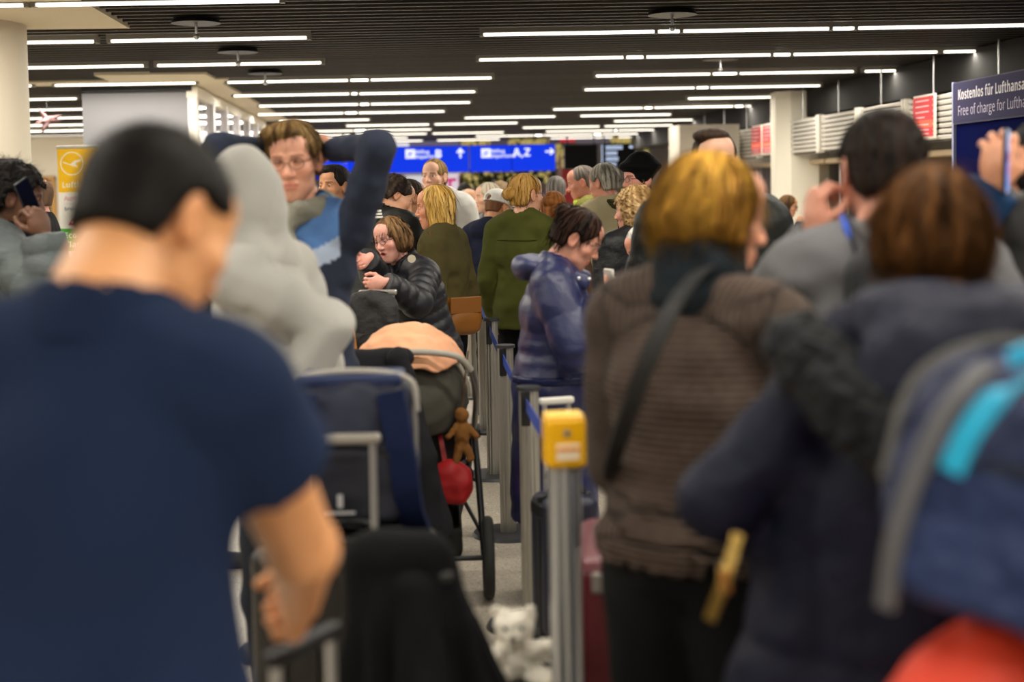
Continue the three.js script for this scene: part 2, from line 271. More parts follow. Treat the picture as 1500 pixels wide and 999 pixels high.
{ // cream wall behind the left pillar with a framed dark doorway, the ceiling running on above it
  const a = at(-40, 204, 26), b = at(135, 204, 26), w = b[0] - a[0]; const g = new THREE.Group(); g.name = 'wall_cream'; scene.add(g); tag(g, null, null, null, 'structure'); g.position.set((a[0] + b[0]) / 2, 0, a[2]);
  part(g, 'plaster_panel', bx(w, a[1], .16), plaster, [0, a[1] / 2, 0]); part(g, 'ledge', bx(w, .06, .3), whitePaint, [0, a[1], .05]);
  const d = at(57, 260, 25.9), dw = .52, x = d[0] - g.position.x; const door = new THREE.Group(); door.name = 'door_1'; scene.add(door); tag(door, null, null, null, 'structure'); door.position.set(d[0], 0, a[2] + .09);
  part(door, 'leaf', bx(dw - .1, 1.93, .04), mat('#6d5a42', .4)); door.children[0].position.y = .965; for (const s of [-1, 1]) part(door, 'frame', bx(.07, 2, .08), mat('#b98a45', .5), [s * dw / 2, 1, .01]); part(door, 'frame', bx(dw + .07, .07, .08), mat('#b98a45', .5), [0, 1.97, .01]); part(door, 'handle', bx(.03, .18, .05), chrome, [-.16, 1.0, .05]);
}
{ // a hanging paper star under the far left ceiling
  const p = at(69, 177, 17.5), t = thing('hanging_star', 'dusky pink folded paper star hanging under the far left ceiling', 'decoration', [p[0], p[1], p[2]]);
  part(t, 'cord', bar([0, .1, 0], [0, CEIL - p[1] + .02, 0], .005, 6), blackPlastic); const m = mat('#7d5a5c', .7);
  for (let i = 0; i < 9; i++) { const c = new THREE.ConeGeometry(.055, .2, 4); c.translate(0, .1, 0); part(t, 'point', c, m, [0, 0, 0], [i * .9, i * 2.4, i * .7 - 1.2]); }
}
// ---------------------------------------------------------------- right side: check-in desks under a band of white louvres with red posters, blue kiosk
{
  const R0 = at(1397, 140, 13.1), H0 = new THREE.Vector3(R0[0], 0, R0[2]), dir = [-Math.sin(YAW), 0, -Math.cos(YAW)], P = (u, y, out = 0) => [H0.x + dir[0] * u - Math.cos(YAW) * out, y, H0.z + dir[2] * u + Math.sin(YAW) * out];
  const wall = struct('wall_counter', bx(.15, CEIL + .1, 24), mat('#8c8272', .8), P(8, CEIL / 2, -1.3), YAW);
  struct('trim_4', bx(.7, .34, 24), voidMat, P(8, 2.68, -.55), YAW);
  const slatG = bx(.012, .034, 1.36), lm = mat('#dcd8d0', .5), back = mat('#5d5a54', .8);
  for (let k = 0; k < 9; k++) {
    const u = -1.0 + k * 1.5, t = thing('louvre_panel', ['white louvred panel right beside the blue kiosk', 'white louvred panel carrying the nearest red poster', 'white louvred panel just left of the nearest red poster', 'white louvred panel second to the left of the nearest red poster', 'white louvred panel adjoining the right side of the white pillar', 'white louvred panel adjoining the left side of the white pillar', 'white louvred panel second to the left of the white pillar', 'white louvred panel third to the left of the white pillar', 'white louvred panel fourth to the left of the white pillar, farthest'][k], 'panel', P(u, 2.03), YAW);
    part(t, 'back_board', bx(.03, .44, 1.44), back, [.05, .21, 0]); for (let j = 0; j < 8; j++) part(t, 'slat', slatG, lm, [0, .025 + j * .054, 0], [0, 0, .5]); for (const s of [-1, 1]) part(t, 'frame', bx(.07, .46, .035), whitePaint, [0, .21, s * .71]);
    part(t, 'hanger', bar([0, .42, 0], [0, .80, 0], .008, 6), chrome);
  }
  const poster = (u, red, label) => { const tx = canvasTex(128, 256, (c, w, h) => { c.fillStyle = red; c.fillRect(0, 0, w, h); c.fillStyle = '#ff5a3a'; c.fillRect(0, 150, w, 50); c.fillStyle = '#f4c8c8'; for (const y of [22, 58, 94, 176, 210, 236]) c.fillRect(18, y, w - 40, 7); c.fillRect(18, 128, 60, 7); });
    const t = thing('poster', label, 'poster', P(u, 2.06, .06), YAW); part(t, 'sheet', bx(.012, .38, .52), mat('#ffffff', .6, { map: tx }), [0, .20, 0]); part(t, 'holder', bx(.02, .42, .56), whitePaint, [.017, .20, 0]); };
  poster(.62, '#c8202c', 'red printed poster on the louvres, nearest to the blue kiosk'); poster(7.2, '#b8303a', 'red printed poster left of the white pillar, above the brown desks'); poster(6.55, '#b43a44', 'red printed poster squeezed against the left edge of the white pillar');
  for (let k = 0; k < 6; k++) { const u = -.6 + k * 2.2, t = thing('check_in_desk', ['beige and brown check-in desk beside the blue kiosk', 'beige and brown check-in desk second from the blue kiosk', 'beige and brown check-in desk right of the white pillar', 'beige and brown check-in desk left of the white pillar', 'beige and brown check-in desk far back, second left of the pillar', 'beige and brown check-in desk furthest back on the right'][k], 'desk', P(u, 0, -.3), YAW);
    part(t, 'front_panel', bx(.7, 1.0, 2.1), mat('#7a7164', .6), [0, .5, 0]); part(t, 'worktop', bx(.85, .05, 2.15, .015), mat('#cdbda2', .5), [-.05, 1.03, 0]); part(t, 'shelf', bx(.32, .06, 2.1, .01), mat('#c7b08c', .5), [.1, 1.92, 0]); part(t, 'screen', bx(.05, .3, .46, .01), blackPlastic, [.05, 1.28, .3], [0, 0, .1]); part(t, 'stand', bar([.05, 1.05, .3], [.05, 1.2, .3], .02), blackPlastic); for (const s of [-1, 1]) part(t, 'post', bar([.2, 1.05, s * .95], [.2, 1.92, s * .95], .02, 8), chrome); part(t, 'back_panel', bx(.05, .5, 2.1), mat('#4a4034', .6), [.42, 1.72, 0]); }
  // the blue kiosk
  const K0 = at(1397, 140, 11.0), t = thing('kiosk', 'tall dark blue kiosk wall with a grey-violet header strip at the right edge', 'kiosk', [K0[0] - dir[0] * 2.4 + .36, 0, K0[2] - dir[2] * 2.4], YAW);
  part(t, 'cabinet', bx(.7, 2.38, 4.8, .01), mat('#060d40', .9, { specularIntensity: .05 }), [0, 1.19, 0]);
  const hd = canvasTex(2048, 160, (c, w, h) => { c.fillStyle = '#403e58'; c.fillRect(0, 0, w, h); c.fillStyle = '#d9d6da'; c.font = 'bold 58px sans-serif'; c.fillText('Kostenlos für Lufthansa Gäste', 40, 68, 640); c.fillStyle = '#bdb6c8'; c.font = '54px sans-serif'; c.fillText('Free of charge for Lufthansa passengers', 40, 132, 830); c.strokeStyle = '#d9d6e6'; c.lineWidth = 8; c.beginPath(); c.arc(985, 80, 50, 0, 7); c.stroke(); c.beginPath(); c.moveTo(950, 96); c.lineTo(985, 84); c.lineTo(1018, 58); c.lineTo(992, 92); c.lineTo(1000, 110); c.stroke(); });
  // the print must start at the far end: on the face that looks down the aisle the far end is the left one
  const hg = new THREE.PlaneGeometry(4.8, .30).rotateY(-PI / 2); part(t, 'header_print', hg, mat('#ffffff', .8, { map: hd, specularIntensity: .1 }), [-.375, 2.235, 0]); part(t, 'header_strip', bx(.02, .32, 4.8), mat('#403e58', .8), [-.362, 2.235, 0]); part(t, 'edge_strip', bx(.74, 2.4, .035), mat('#8e93b5', .4), [0, 1.2, -2.42]);
  for (let i = 0; i < 2; i++) part(t, 'kiosk_screen', bx(.02, .5, .8, .008), mat('#101a66', .15), [-.36, 1.45, .4 + i * 1.4]);
}
// ---------------------------------------------------------------- far end: direction signs, departure boards, shop fronts, greenery
function hangingSign(name, label, cat, px0, px1, py0, py1, d, draw, face, texH = 128, rodTo = d > 34.6 ? 3.2 : CEIL) {
  const a = at(px0, py0, d), b = at(px1, py1, d), w = b[0] - a[0], cY = (a[1] + b[1]) / 2, mid = at((px0 + px1) / 2, (py0 + py1) / 2, d), h = a[1] - b[1] + Math.abs(w) * .0175, t = thing(name, label, cat, mid);
  part(t, 'case', bx(w, h, .14, .01), mat(face, .4), [0, 0, -.08]);
  const tx = canvasTex(Math.round(texH * w / h / 2) * 2, texH, draw), m = mat('#000000', .9, { specularIntensity: .1, emissive: new THREE.Color(1, 1, 1), emissiveMap: tx, emissiveIntensity: 1.1 }); part(t, 'face', new THREE.PlaneGeometry(w - .04, h - .04), m, [0, 0, .0]);
  const l = new THREE.RectAreaLight(new THREE.Color(face), 1.0, w, h); l.position.z = .03; l.rotation.y = PI; t.add(l);
  for (const s of [-1, 1]) part(t, 'rod', bar([s * w * .4, h / 2, -.08], [s * w * .4, rodTo - mid[1] + .04, -.08], .02, 8), darkMetal); return t;
}
const BLUE = '#1238e0';
const pictogram = (c, x, y, s) => { c.fillStyle = '#fff'; c.fillRect(x, y, s, s); c.fillStyle = BLUE; c.save(); c.translate(x + s / 2, y + s / 2); c.rotate(-.7); c.fillRect(-s * .38, -s * .05, s * .76, s * .1); c.fillRect(-s * .05, -s * .34, s * .1, s * .68); c.fillRect(-s * .38, -s * .15, s * .07, s * .3); c.restore(); };
const arrow = (c, x, y, s, a) => { c.save(); c.translate(x, y); c.rotate(a); c.strokeStyle = '#fff'; c.lineWidth = s * .2; c.beginPath(); c.moveTo(0, s * .5); c.lineTo(0, -s * .4); c.moveTo(-s * .36, -s * .06); c.lineTo(0, -s * .46); c.lineTo(s * .36, -s * .06); c.stroke(); c.restore(); };
const word2 = (c, x, y, s) => { c.fillStyle = '#fff'; c.font = `bold ${s}px sans-serif`; c.fillText('Abflug', x, y); c.fillText('Departures', x, y + s * 1.05); };
hangingSign('direction_sign', 'blue lit sign reading Departures B with an upward arrow', 'sign', 562, 687, 216, 251, 36, (c, w, h) => { c.fillStyle = BLUE; c.fillRect(0, 0, w, h); pictogram(c, w * .25, 12, 46); word2(c, w * .36, 34, 23); c.fillStyle = '#fff'; c.font = 'bold 58px sans-serif'; c.fillText('B', w * .60, 57); arrow(c, w * .91, 36, 46, 0); }, BLUE);
hangingSign('direction_sign', 'blue lit sign reading Departures A and Z with a right arrow', 'sign', 687.5, 814, 214, 249, 36, (c, w, h) => { c.fillStyle = BLUE; c.fillRect(0, 0, w, h); c.fillStyle = '#0a1f90'; c.fillRect(w * .487, 0, 4, h); pictogram(c, w * .13, 14, 46); word2(c, w * .235, 36, 23); c.fillStyle = '#fff'; c.font = 'bold 58px sans-serif'; c.fillText('A,Z', w * .505, 56); arrow(c, w * .94, 34, 42, PI / 2); }, BLUE);
hangingSign('direction_sign', 'plain blue lit sign left of the Departures B sign, partly behind the raised elbow', 'sign', 470, 561.5, 218, 253, 36, (c, w, h) => { c.fillStyle = BLUE; c.fillRect(0, 0, w, h); }, BLUE);
hangingSign('direction_sign', 'small low blue lit sign with white lettering behind the man with raised elbows', 'sign', 460, 508, 242, 262, 30, (c, w, h) => { c.fillStyle = '#0f38ff'; c.fillRect(0, 0, w, h); c.fillStyle = '#fff'; c.font = 'bold 70px sans-serif'; c.fillText('A-Z', w * .60, 80); }, '#0f38ff');
hangingSign('departure_board', 'black departure board with an empty screen, left of the pair', 'departure board', 826, 876, 212, 247, 34, (c, w, h) => { c.fillStyle = '#0c0b0a'; c.fillRect(0, 0, w, h); }, '#0c0b0a', 128, CEIL);
hangingSign('departure_board', 'black departure board showing four white rows of flights, right of the pair', 'departure board', 880, 931, 211, 245, 34, (c, w, h) => { c.fillStyle = '#0c0b0a'; c.fillRect(0, 0, w, h); c.fillStyle = '#cfe0ff'; c.fillRect(0, 0, 5, h); for (let r = 0; r < 4; r++) { const n = r ? 3 : 5, y = 8 + r * 32; for (let q = 0; q < 2; q++) c.fillRect(w * .12, y + q * 12, w * (.32 + .1 * ((r * 7 + q * 3) % 3) / 3 + (r ? 0 : .2)), 7); } c.fillRect(w * .84, 10, w * .13, 12); }, '#141312');
{ // shop fronts along the far wall
  const Z = -46.5, X = (px) => at(px, 240, 46.5)[0], Y = (py) => at(760, py, 46.5)[1];
  const front = (name, label, cat, x0, x1, y0, y1, m, dz = 0) => { const t = thing(name, label, cat, [(X(x0) + X(x1)) / 2, 0, Z + dz]); return [t, X(x1) - X(x0), Y(y1), Y(y0)]; };
  let [t, w, b, tp] = front('shop_front', 'white lit shop wall far behind under the blue signs at left', 'shop', 500, 640, 252, 300, null); const lit = mat('#f2f0f4', .6, { emissive: new THREE.Color(.5, .5, .53), emissiveIntensity: 1 });
  part(t, 'panel', bx(w, 2.1, .2), lit, [0, 1.05, 0]); for (let i = 0; i < 4; i++) part(t, 'upright', bx(.12, 2.1, .1), mat('#8a7a6c', .5), [-w / 2 + w * (i + .6) / 4, 1.05, .14]);
  [t, w, b, tp] = front('shop_front', 'pink and white shop display behind the tall young man in white', 'shop', 642, 678, 250, 300, null, .1); part(t, 'panel', bx(w, 2.15, .2), lit, [0, 1.08, 0]); part(t, 'letter', merge([xf(bx(.42, .1, .06), [0, .22, 0]), xf(bx(.1, .5, .06), [0, 0, 0]), xf(bx(.2, .08, .06), [0, -.22, 0])]), mat('#e0359a', .5, { emissive: new THREE.Color('#e0359a'), emissiveIntensity: .35 }), [-.02, 1.72, .14]); part(t, 'side_panel', bx(.14, 2.1, .1), mat('#e26fb0', .5), [w / 2 - .07, 1.05, .13]);
  [t, w, b, tp] = front('red_post', 'bright red advertising post far behind the two grey-haired men', 'post', 818, 848, 246, 300, null, 1.5); part(t, 'panel', bx(w, 2.25, .2), mat('#e03a34', .5), [0, 1.125, 0]); part(t, 'edge', bx(.1, 2.6, .24), mat('#f2b8b4', .5), [-w / 2, 1.3, 0]);
  const band = (x0, x1, y0, y1, hex, glowK, label) => { const tt = thing('fascia', label, 'fascia', [(X(x0) + X(x1)) / 2, (Y(y0) + Y(y1)) / 2, Z + .3]); part(tt, 'board', bx(X(x1) - X(x0), Y(y0) - Y(y1), .3), mat(hex, .5, { emissive: new THREE.Color(hex), emissiveIntensity: glowK })); };
  band(440, 556, 206, 219, '#6f6680', .25, 'grey-violet shop fascia above the signs, at left'); band(558, 600, 207, 218, '#f4f2f8', .8, 'bright white shop fascia above the Departures B sign'); band(602, 700, 205, 214, '#8b83a0', .35, 'pale violet shop fascia above the join of the blue signs'); band(702, 818, 204, 213, '#6d6478', .3, 'dull violet shop fascia above the A and Z sign'); band(820, 842, 203, 210, '#e8405a', .5, 'small red shop fascia above the empty board'); band(844, 960, 202, 212, '#857d8c', .3, 'grey shop fascia above the departure boards');
  // Christmas greenery with gold baubles: leaves nobody could count
  const garland = (px0, px1, py0, py1, n, seed, label, gold, dz) => { const R = rng(seed), tt = thing('christmas_garland', label, 'garland', [(X(px0) + X(px1)) / 2, py1 > 255 ? 0 : (Y(py0) + Y(py1)) / 2, Z + dz]), w2 = (X(px1) - X(px0)) / 2, y0 = Y(py1) - tt.position.y, y1 = Y(py0) - tt.position.y; const gs = [[], []];
    for (let i = 0; i < n; i++) { const p = [(R() * 2 - 1) * w2, y0 + R() * (y1 - y0), (R() - .5) * .4]; if (R() < gold) gs[1].push(new THREE.OctahedronGeometry(.05 + R() * .05, 1).translate(...p)); else gs[0].push(new THREE.ConeGeometry(.05, .22, 4).applyMatrix4(new THREE.Matrix4().makeRotationFromEuler(new THREE.Euler(R() * 6, R() * 6, R() * 6))).translate(...p)); }
    tag(part(tt, 'twigs', merge(gs[0]), mat('#3f4a24', .8)), null, null, null, 'stuff'); tag(part(tt, 'gold_baubles', merge(gs[1]), mat('#e0d088', .35, { emissive: new THREE.Color('#ffe890'), emissiveIntensity: .3 })), null, null, null, 'stuff'); if (py1 > 255) part(tt, 'trunk', new THREE.CylinderGeometry(.06, .08, 2.2, 10), mat('#4a3824', .8), [0, 1.1, 0]); };
  garland(676, 720, 246, 272, 260, 1, 'dark green Christmas tree with gold lights under the blue sign', .12, .7); garland(724, 812, 250, 268, 300, 2, 'row of green Christmas greenery with gold lights behind the blonde bun', .14, .6); garland(816, 826, 216, 248, 160, 3, 'gold-lit garland hanging right of the blue signs', .45, .8); garland(680, 716, 206, 212, 120, 4, 'gold garland over the middle of the blue signs', .7, .8); garland(748, 800, 205, 213, 150, 5, 'gold garland over the right blue sign', .7, .8); garland(893, 940, 203, 212, 150, 6, 'gold garland over the right departure board', .7, .8); garland(934, 944, 216, 250, 150, 7, 'gold-lit garland right of the departure boards', .4, .8);
}
// ---------------------------------------------------------------- people: heads, hands, hair
const headCache = new Map();
function headGeo(o, cell) {                                            // in head units, facing +z, the origin between the ears
  const key = [o.f, o.open, o.brow, o.shut, o.old, cell].join();
  if (!headCache.has(key)) {
    const f = o.f ? 1 : 0, P = [
      ell([0, .03, -.015], [.075, .088, .095], { k: .03 }), ell([0, -.028, .028], [.061 - .003 * f, .085, .066], { k: .03 }), ell([0, -.078, .035], [.05 - .006 * f, .034, .05], { k: .03 }),
      ell([0, -.108, .064], [.022, .016, .02], { k: .03 }), ell([0, .055, .05], [.058, .05, .045], { k: .03 }),
      cap([0, -.05, -.025], [0, -.17, -.045], .055 - .008 * f, .058 - .008 * f, { k: .03 }),
    ];
    for (const s of [-1, 1]) P.push(ell([s * .043, -.022, .06], [.022, .02, .02], { k: .03 }), cap([s * .014, .024, .089], [s * .045, .02, .072], .009 - .002 * f, .007, { k: .015 }),
      ell([s * .031, .006, .099], [.017, .011, .014], { k: .012, op: 'sub' }), ell([s * .031, .006, .079], [.0135, .0125, .0125], { k: .004 }));
    P.push(cap([0, .012, .088], [0, -.03, .108], .008, .0125, { k: .014 }));
    for (const s of [-1, 1]) P.push(ell([s * .013, -.034, .098], [.0085, .007, .010], { k: .008 }));
    P.push(ell([0, -.061, .088], [.025, .0065, .0115], { k: .008 }), ell([0, -.074, .086], [.021, .0075, .011], { k: .008 }));
    P.push(o.open ? ell([0, -.07, .099], [.017, .012, .02], { k: .004, op: 'sub' }) : cap([-.022, -.0672, .101], [.022, -.0672, .101], .0032, .0032, { k: .004, op: 'sub' }));
    for (const s of [-1, 1]) { const B = [nrm([1, 0, s * .35]), [0, 1, 0], nrm([-s * .35, 0, 1])]; P.push(ell([s * .081, -.004, -.012], [.008, .035, .023], { B, k: .01 }), ell([s * .089, -.001, -.004], [.006, .02, .011], { B, k: .006, op: 'sub' }), ell([s * .077, -.03, -.006], [.007, .01, .009], { k: .01 })); }
    headCache.set(key, sdf(P, { cell, color(x, y, z, nx, ny, nz, c) {
      let t = 1 + .04 * fbm(x * 60, y * 60, z * 60); c[0] = c[1] = c[2] = t;
      const ax = Math.abs(x), ch = Math.exp(-(((ax - .042) / .022) ** 2 + ((y + .03) / .022) ** 2)) * (z > .03 ? 1 : 0) + (ax > .073 ? .5 : 0) + Math.exp(-((x / .014) ** 2 + ((y + .03) / .014) ** 2)) * (z > .1 ? .6 : 0);
      c[1] *= 1 - .16 * ch; c[2] *= 1 - .2 * ch;
      const eye = Math.hypot(ax - .031, y - .006, (z - .079) * .9);
      if (z > .06 && eye < .0148 && Math.abs(y - .006) < (o.shut ? .0015 : .0062)) { const ir = Math.hypot(ax - .031, y - .005) < .0058; if (o.shut || ir) { c[0] = .09; c[1] = .07; c[2] = .06; } else { c[0] = 1.1; c[1] = 1.25; c[2] = 1.5; } }
      else if (z > .06 && eye < .0165 && y > .004) { c[0] *= .45; c[1] *= .4; c[2] *= .38; }
      const by = .027 - (ax - .03) ** 2 * 4; if (z > .055 && ax > .012 && ax < .052 && Math.abs(y - by) < .0045) { const b = o.brow ?? .35; c[0] *= b; c[1] *= b * .85; c[2] *= b * .75; }
      const lip = (x / .026) ** 2 + ((y + .0675) / .0135) ** 2; if (lip < 1 && z > .07) { c[0] *= .92; c[1] *= f ? .55 : .68; c[2] *= f ? .58 : .7; if (o.open && lip < .35) { c[0] *= .25; c[1] *= .2; c[2] *= .2; } }
    } }));
  }
  return headCache.get(key).clone();
}
const handCache = new Map();
function handGeo(side, curl, spread, cell) {                           // fingers along +y, palm towards +z, thumb on +x (side -1: right hand) 
  const key = [side, curl, spread, cell].join();
  if (!handCache.has(key)) {
    const m = side < 0 ? 1 : -1, P = [ell([0, .045, 0], [.041, .054, .0165], { k: .015 }), cap([0, -.03, 0], [0, .03, 0], .026, .027, { flat: [0, 0, 1, 1.35], k: .02 }), ell([m * .024, .03, .008], [.02, .032, .016], { k: .012 })];
    [[.030, .084, .070], [.0105, .089, .079], [-.0095, .086, .073], [-.028, .077, .057]].forEach(([x, y, L], i) => {
      let p = [m * x, y - .012, 0], a = 0; const sx = m * (1.5 - i) * spread;
      [.46, .30, .24].forEach((fr, j) => { a += curl * [1.05, 1.25, .85][j] * (1 + .08 * i); const d = nrm([sx * (1 - curl * .6), Math.cos(a), Math.sin(a)]), q = add(p, mul(d, L * fr)); P.push(cap(p, q, .0095 - j * .0008 - (i === 3 ? .001 : 0), .0088 - j * .0008 - (i === 3 ? .001 : 0), { k: j ? .003 : .006 })); p = q; });
    });
    let p = [m * .028, .018, .006]; [[m * .72, .62, .3 + curl * .3, .036, .0125], [m * (.35 - curl * .2), .85, .35 + curl * .5, .03, .0105], [m * (.12 - curl * .5), .9, .3 + curl * .6, .026, .0095]].forEach(([x, y, z, L, r]) => { const q = add(p, mul(nrm([x, y, z]), L)); P.push(cap(p, q, r, r * .92, { k: .006 })); p = q; });
    handCache.set(key, sdf(P, { cell, color(x, y, z, nx, ny, nz, c) { const t = 1 + .05 * noise(x * 90, y * 90, z * 90); c[0] = t; c[1] = t * (y > .09 ? .93 : .97); c[2] = t * (y > .09 ? .9 : .95); } }));
  }
  return handCache.get(key).clone();
}
// hair in head units; h: { style, color, tip, ... }
const HAIRLINE = { short: [-.062, .012, .068], buzz: [-.05, .02, .072], bob: [-.15, -.10, .06], long: [-.4, -.3, .062], bun: [-.07, .0, .07], curly: [-.16, -.13, .05], afro: [-.07, .0, .07], side: [-.06, .0, .058], balding: [-.06, .01, .3] };
function hairGeo(h, cell) {
  const st = h.style, th = h.th ?? { short: .014, buzz: .009, bob: .02, long: .016, bun: .013, curly: .034, afro: .035, side: .018, balding: .009 }[st], [hb, hs, hf] = h.line ?? HAIRLINE[st];
  const P = [ell([0, .032, -.018], [.075 + th, .086 + th, .094 + th], { k: .02 }), ell([0, -.035, -.052], [.057 + th, .062, .045 + th], { k: .03 })];
  const L = h.drop ?? { bob: .1, long: .25, curly: .13 }[st] ?? 0;
  if (st === 'bob') P.push(ell([0, -.005, -.03], [.083 + th, .085, .088 + th], { k: .03 }), ...[-1, 1].flatMap((s) => [cap([s * .07, .03, .0], [s * .078, -.02 - L * .4, .012], .028 + th * .4, .02 + th * .3, { k: .03 })]), ell([0, -.01 - L * .55, -.05], [.078 + th * .5, L * .55, .06], { k: .03 }));
  if (st === 'long') for (const s of [-1, 1]) P.push(cap([s * .066, .03, -.01], [s * .075, -L, -.03], .034, .026, { k: .03 }), cap([s * .035, .0, -.06], [s * .04, -L - .02, -.075], .045, .03, { k: .03 }), cap([s * .068, .03, .03], [s * .08, -L * .8, .02], .018, .018, { k: .03 }));
  if (st === 'curly') P.push(ell([0, -.03, -.03], [.10, .10, .095], { k: .04 }), ell([0, -.085, -.035], [.095, .07, .08], { k: .04 }));
  if (st === 'bun') P.push(ell(h.bun ?? [0, .03, -.135], h.bunR ?? [.04, .035, .034], { k: .012 }));
  if (st === 'side') P.push(ell([-.02, .10, .045], [.065, .03, .05], { k: .025 }));
  if (h.tail) P.push(cap([0, .0, -.12], [0, -.16, -.14], .028, .016, { k: .02 }));
  const fr = h.fringe ?? 0;
  const hl = (z, ax) => { const pts = [[-.2, hb], [-.045, hb], [-.012, hs], [.025, hs + .0], [.052, hf - .03 - fr * .4], [.078, hf - fr]]; if (z <= pts[0][0]) return hb; for (let i = 1; i < pts.length; i++) if (z < pts[i][0]) return lerp(pts[i - 1][1], pts[i][1], (z - pts[i - 1][0]) / (pts[i][0] - pts[i - 1][0])); return hf - fr + (fr ? 0 : ax * ax * 1.5); };
  P.push(keep((x, y, z) => hl(z, Math.abs(x)) - y, .012));
  if (st === 'long' || st === 'bob' || st === 'curly') P.push(ell([0, -.045, .06], [.058, .105, .075], { op: 'sub', k: .012 }), keep((x, y, z) => (y < -.02 ? z - .055 - (Math.abs(x) > .05 ? .01 : 0) : -1), .01));
  if (st === 'balding') P.push(ell([0, .12, .01], [.075, .06, .10], { op: 'sub', k: .02 }));
  if (st !== 'long' && st !== 'bob' && st !== 'curly') for (const s of [-1, 1]) P.push(ell([s * .088, -.01, -.008], [.026, .04, .028], { op: 'sub', k: .01 }));
  const A = new THREE.Color(h.color), Bc = new THREE.Color(h.tip ?? h.color), dk = h.dark ?? .55;
  const az = (x, z) => Math.atan2(x, -(z + .01)), crown = h.bunflow ? [0, .03, -.1] : [0, .11, -.05];
  const strand = (x, y, z) => st === 'curly' || st === 'afro' ? fbm(x * 55, y * 55, z * 55) : noise(az(x, z) * 14 + y * 8, y * 14, 3.3) * .6 + noise(az(x, z) * 34, y * 20, 7.7) * .4;
  const amp = h.amp ?? (st === 'curly' ? .016 : st === 'afro' ? .014 : st === 'buzz' ? .0015 : .004);
  const G = sdf(P, { cell, grow: amp, disp: (x, y, z) => amp * strand(x, y, z), color(x, y, z, nx, ny, nz, c) { const t = .5 + .5 * strand(x * 1.3 + .1, y, z * 1.3), w = clamp(.5 + .9 * noise(az(x, z) * 6, y * 9, 11), 0, 1), k = lerp(dk, 1.12, t); c[0] = lerp(A.r, Bc.r, w) * k; c[1] = lerp(A.g, Bc.g, w) * k; c[2] = lerp(A.b, Bc.b, w) * k; } });
  const n = h.strands ?? 0; if (!n) return G;
  const R = rng(h.seed ?? 7), gp = G.attributes.position, gn = G.attributes.normal, gc = G.attributes.color, pos = [], nor = [], col = [], uv = [], idx = [], SL = h.slen ?? .05, curl = st === 'curly' || st === 'afro';
  for (let s = 0; s < n; s++) {
    const i = Math.floor(R() * gp.count); let p = [gp.getX(i), gp.getY(i), gp.getZ(i)]; const N = [gn.getX(i), gn.getY(i), gn.getZ(i)], k = .6 + .8 * R(), cc = [gc.getX(i) * k, gc.getY(i) * k, gc.getZ(i) * k], ph = R() * 6.3;
    let fl = h.flow ? h.flow(p) : sub([p[0] * 1.5, -.2, p[2] * 1.5 + .02], mul(crown, .2)); if (p[1] < 0 && !h.flow) fl = [p[0] * .3, -1, p[2] * .3]; fl = add(nrm(fl), [(R() - .5) * .35, (R() - .5) * .35, (R() - .5) * .35]);
    if (curl || h.stand) fl = add(mul(fl, .4), mul(N, 1)); const base = pos.length / 3, M = 4, r0 = h.srad ?? .0011;
    let d = nrm(add(sub(fl, mul(N, dot(fl, N) * (h.stand || curl ? 0 : 1))), mul(N, .12))); const side = nrm(cross(d, N)), L = SL * (.5 + R());
    for (let j = 0; j <= M; j++) { const r = r0 * (1 - .8 * j / M); for (let q = 0; q < 3; q++) { const a = q * 2.094, v = add(mul(side, Math.cos(a)), mul(N, Math.sin(a))); pos.push(...add(p, mul(v, r))); nor.push(...v); col.push(...cc); uv.push(0, 0); }
      if (j) for (let q = 0; q < 3; q++) { const a = base + (j - 1) * 3 + q, b = base + (j - 1) * 3 + (q + 1) % 3; idx.push(a, b, a + 3, b, b + 3, a + 3); }
      if (curl) d = nrm(add(d, add(mul(side, Math.cos(ph + j * 2) * .9), mul(N, Math.sin(ph + j * 2) * .5)))); else d = nrm(add(d, [0, -.12, 0])); p = add(p, mul(d, L / M)); }
  }
  const S = new THREE.BufferGeometry(); S.setAttribute('position', new THREE.Float32BufferAttribute(pos, 3)); S.setAttribute('normal', new THREE.Float32BufferAttribute(nor, 3)); S.setAttribute('uv', new THREE.Float32BufferAttribute(uv, 2)); S.setAttribute('color', new THREE.Float32BufferAttribute(col, 3)); S.setIndex(idx);
  return mergeGeometries([G, S]);
}
const hairMat = mat(0xffffff, .62, { vertexColors: true, specularIntensity: .35 });
const skinMat = (hex) => mat(hex, .5, { vertexColors: true, sheen: .15, sheenColor: new THREE.Color(0xffd0b0) });
const rot = (rx, ry, rz) => new THREE.Matrix4().makeRotationFromEuler(new THREE.Euler(rx * D2R, ry * D2R, rz * D2R, 'YXZ'));
const mv = (M, p) => new THREE.Vector3(...p).applyMatrix4(M).toArray();

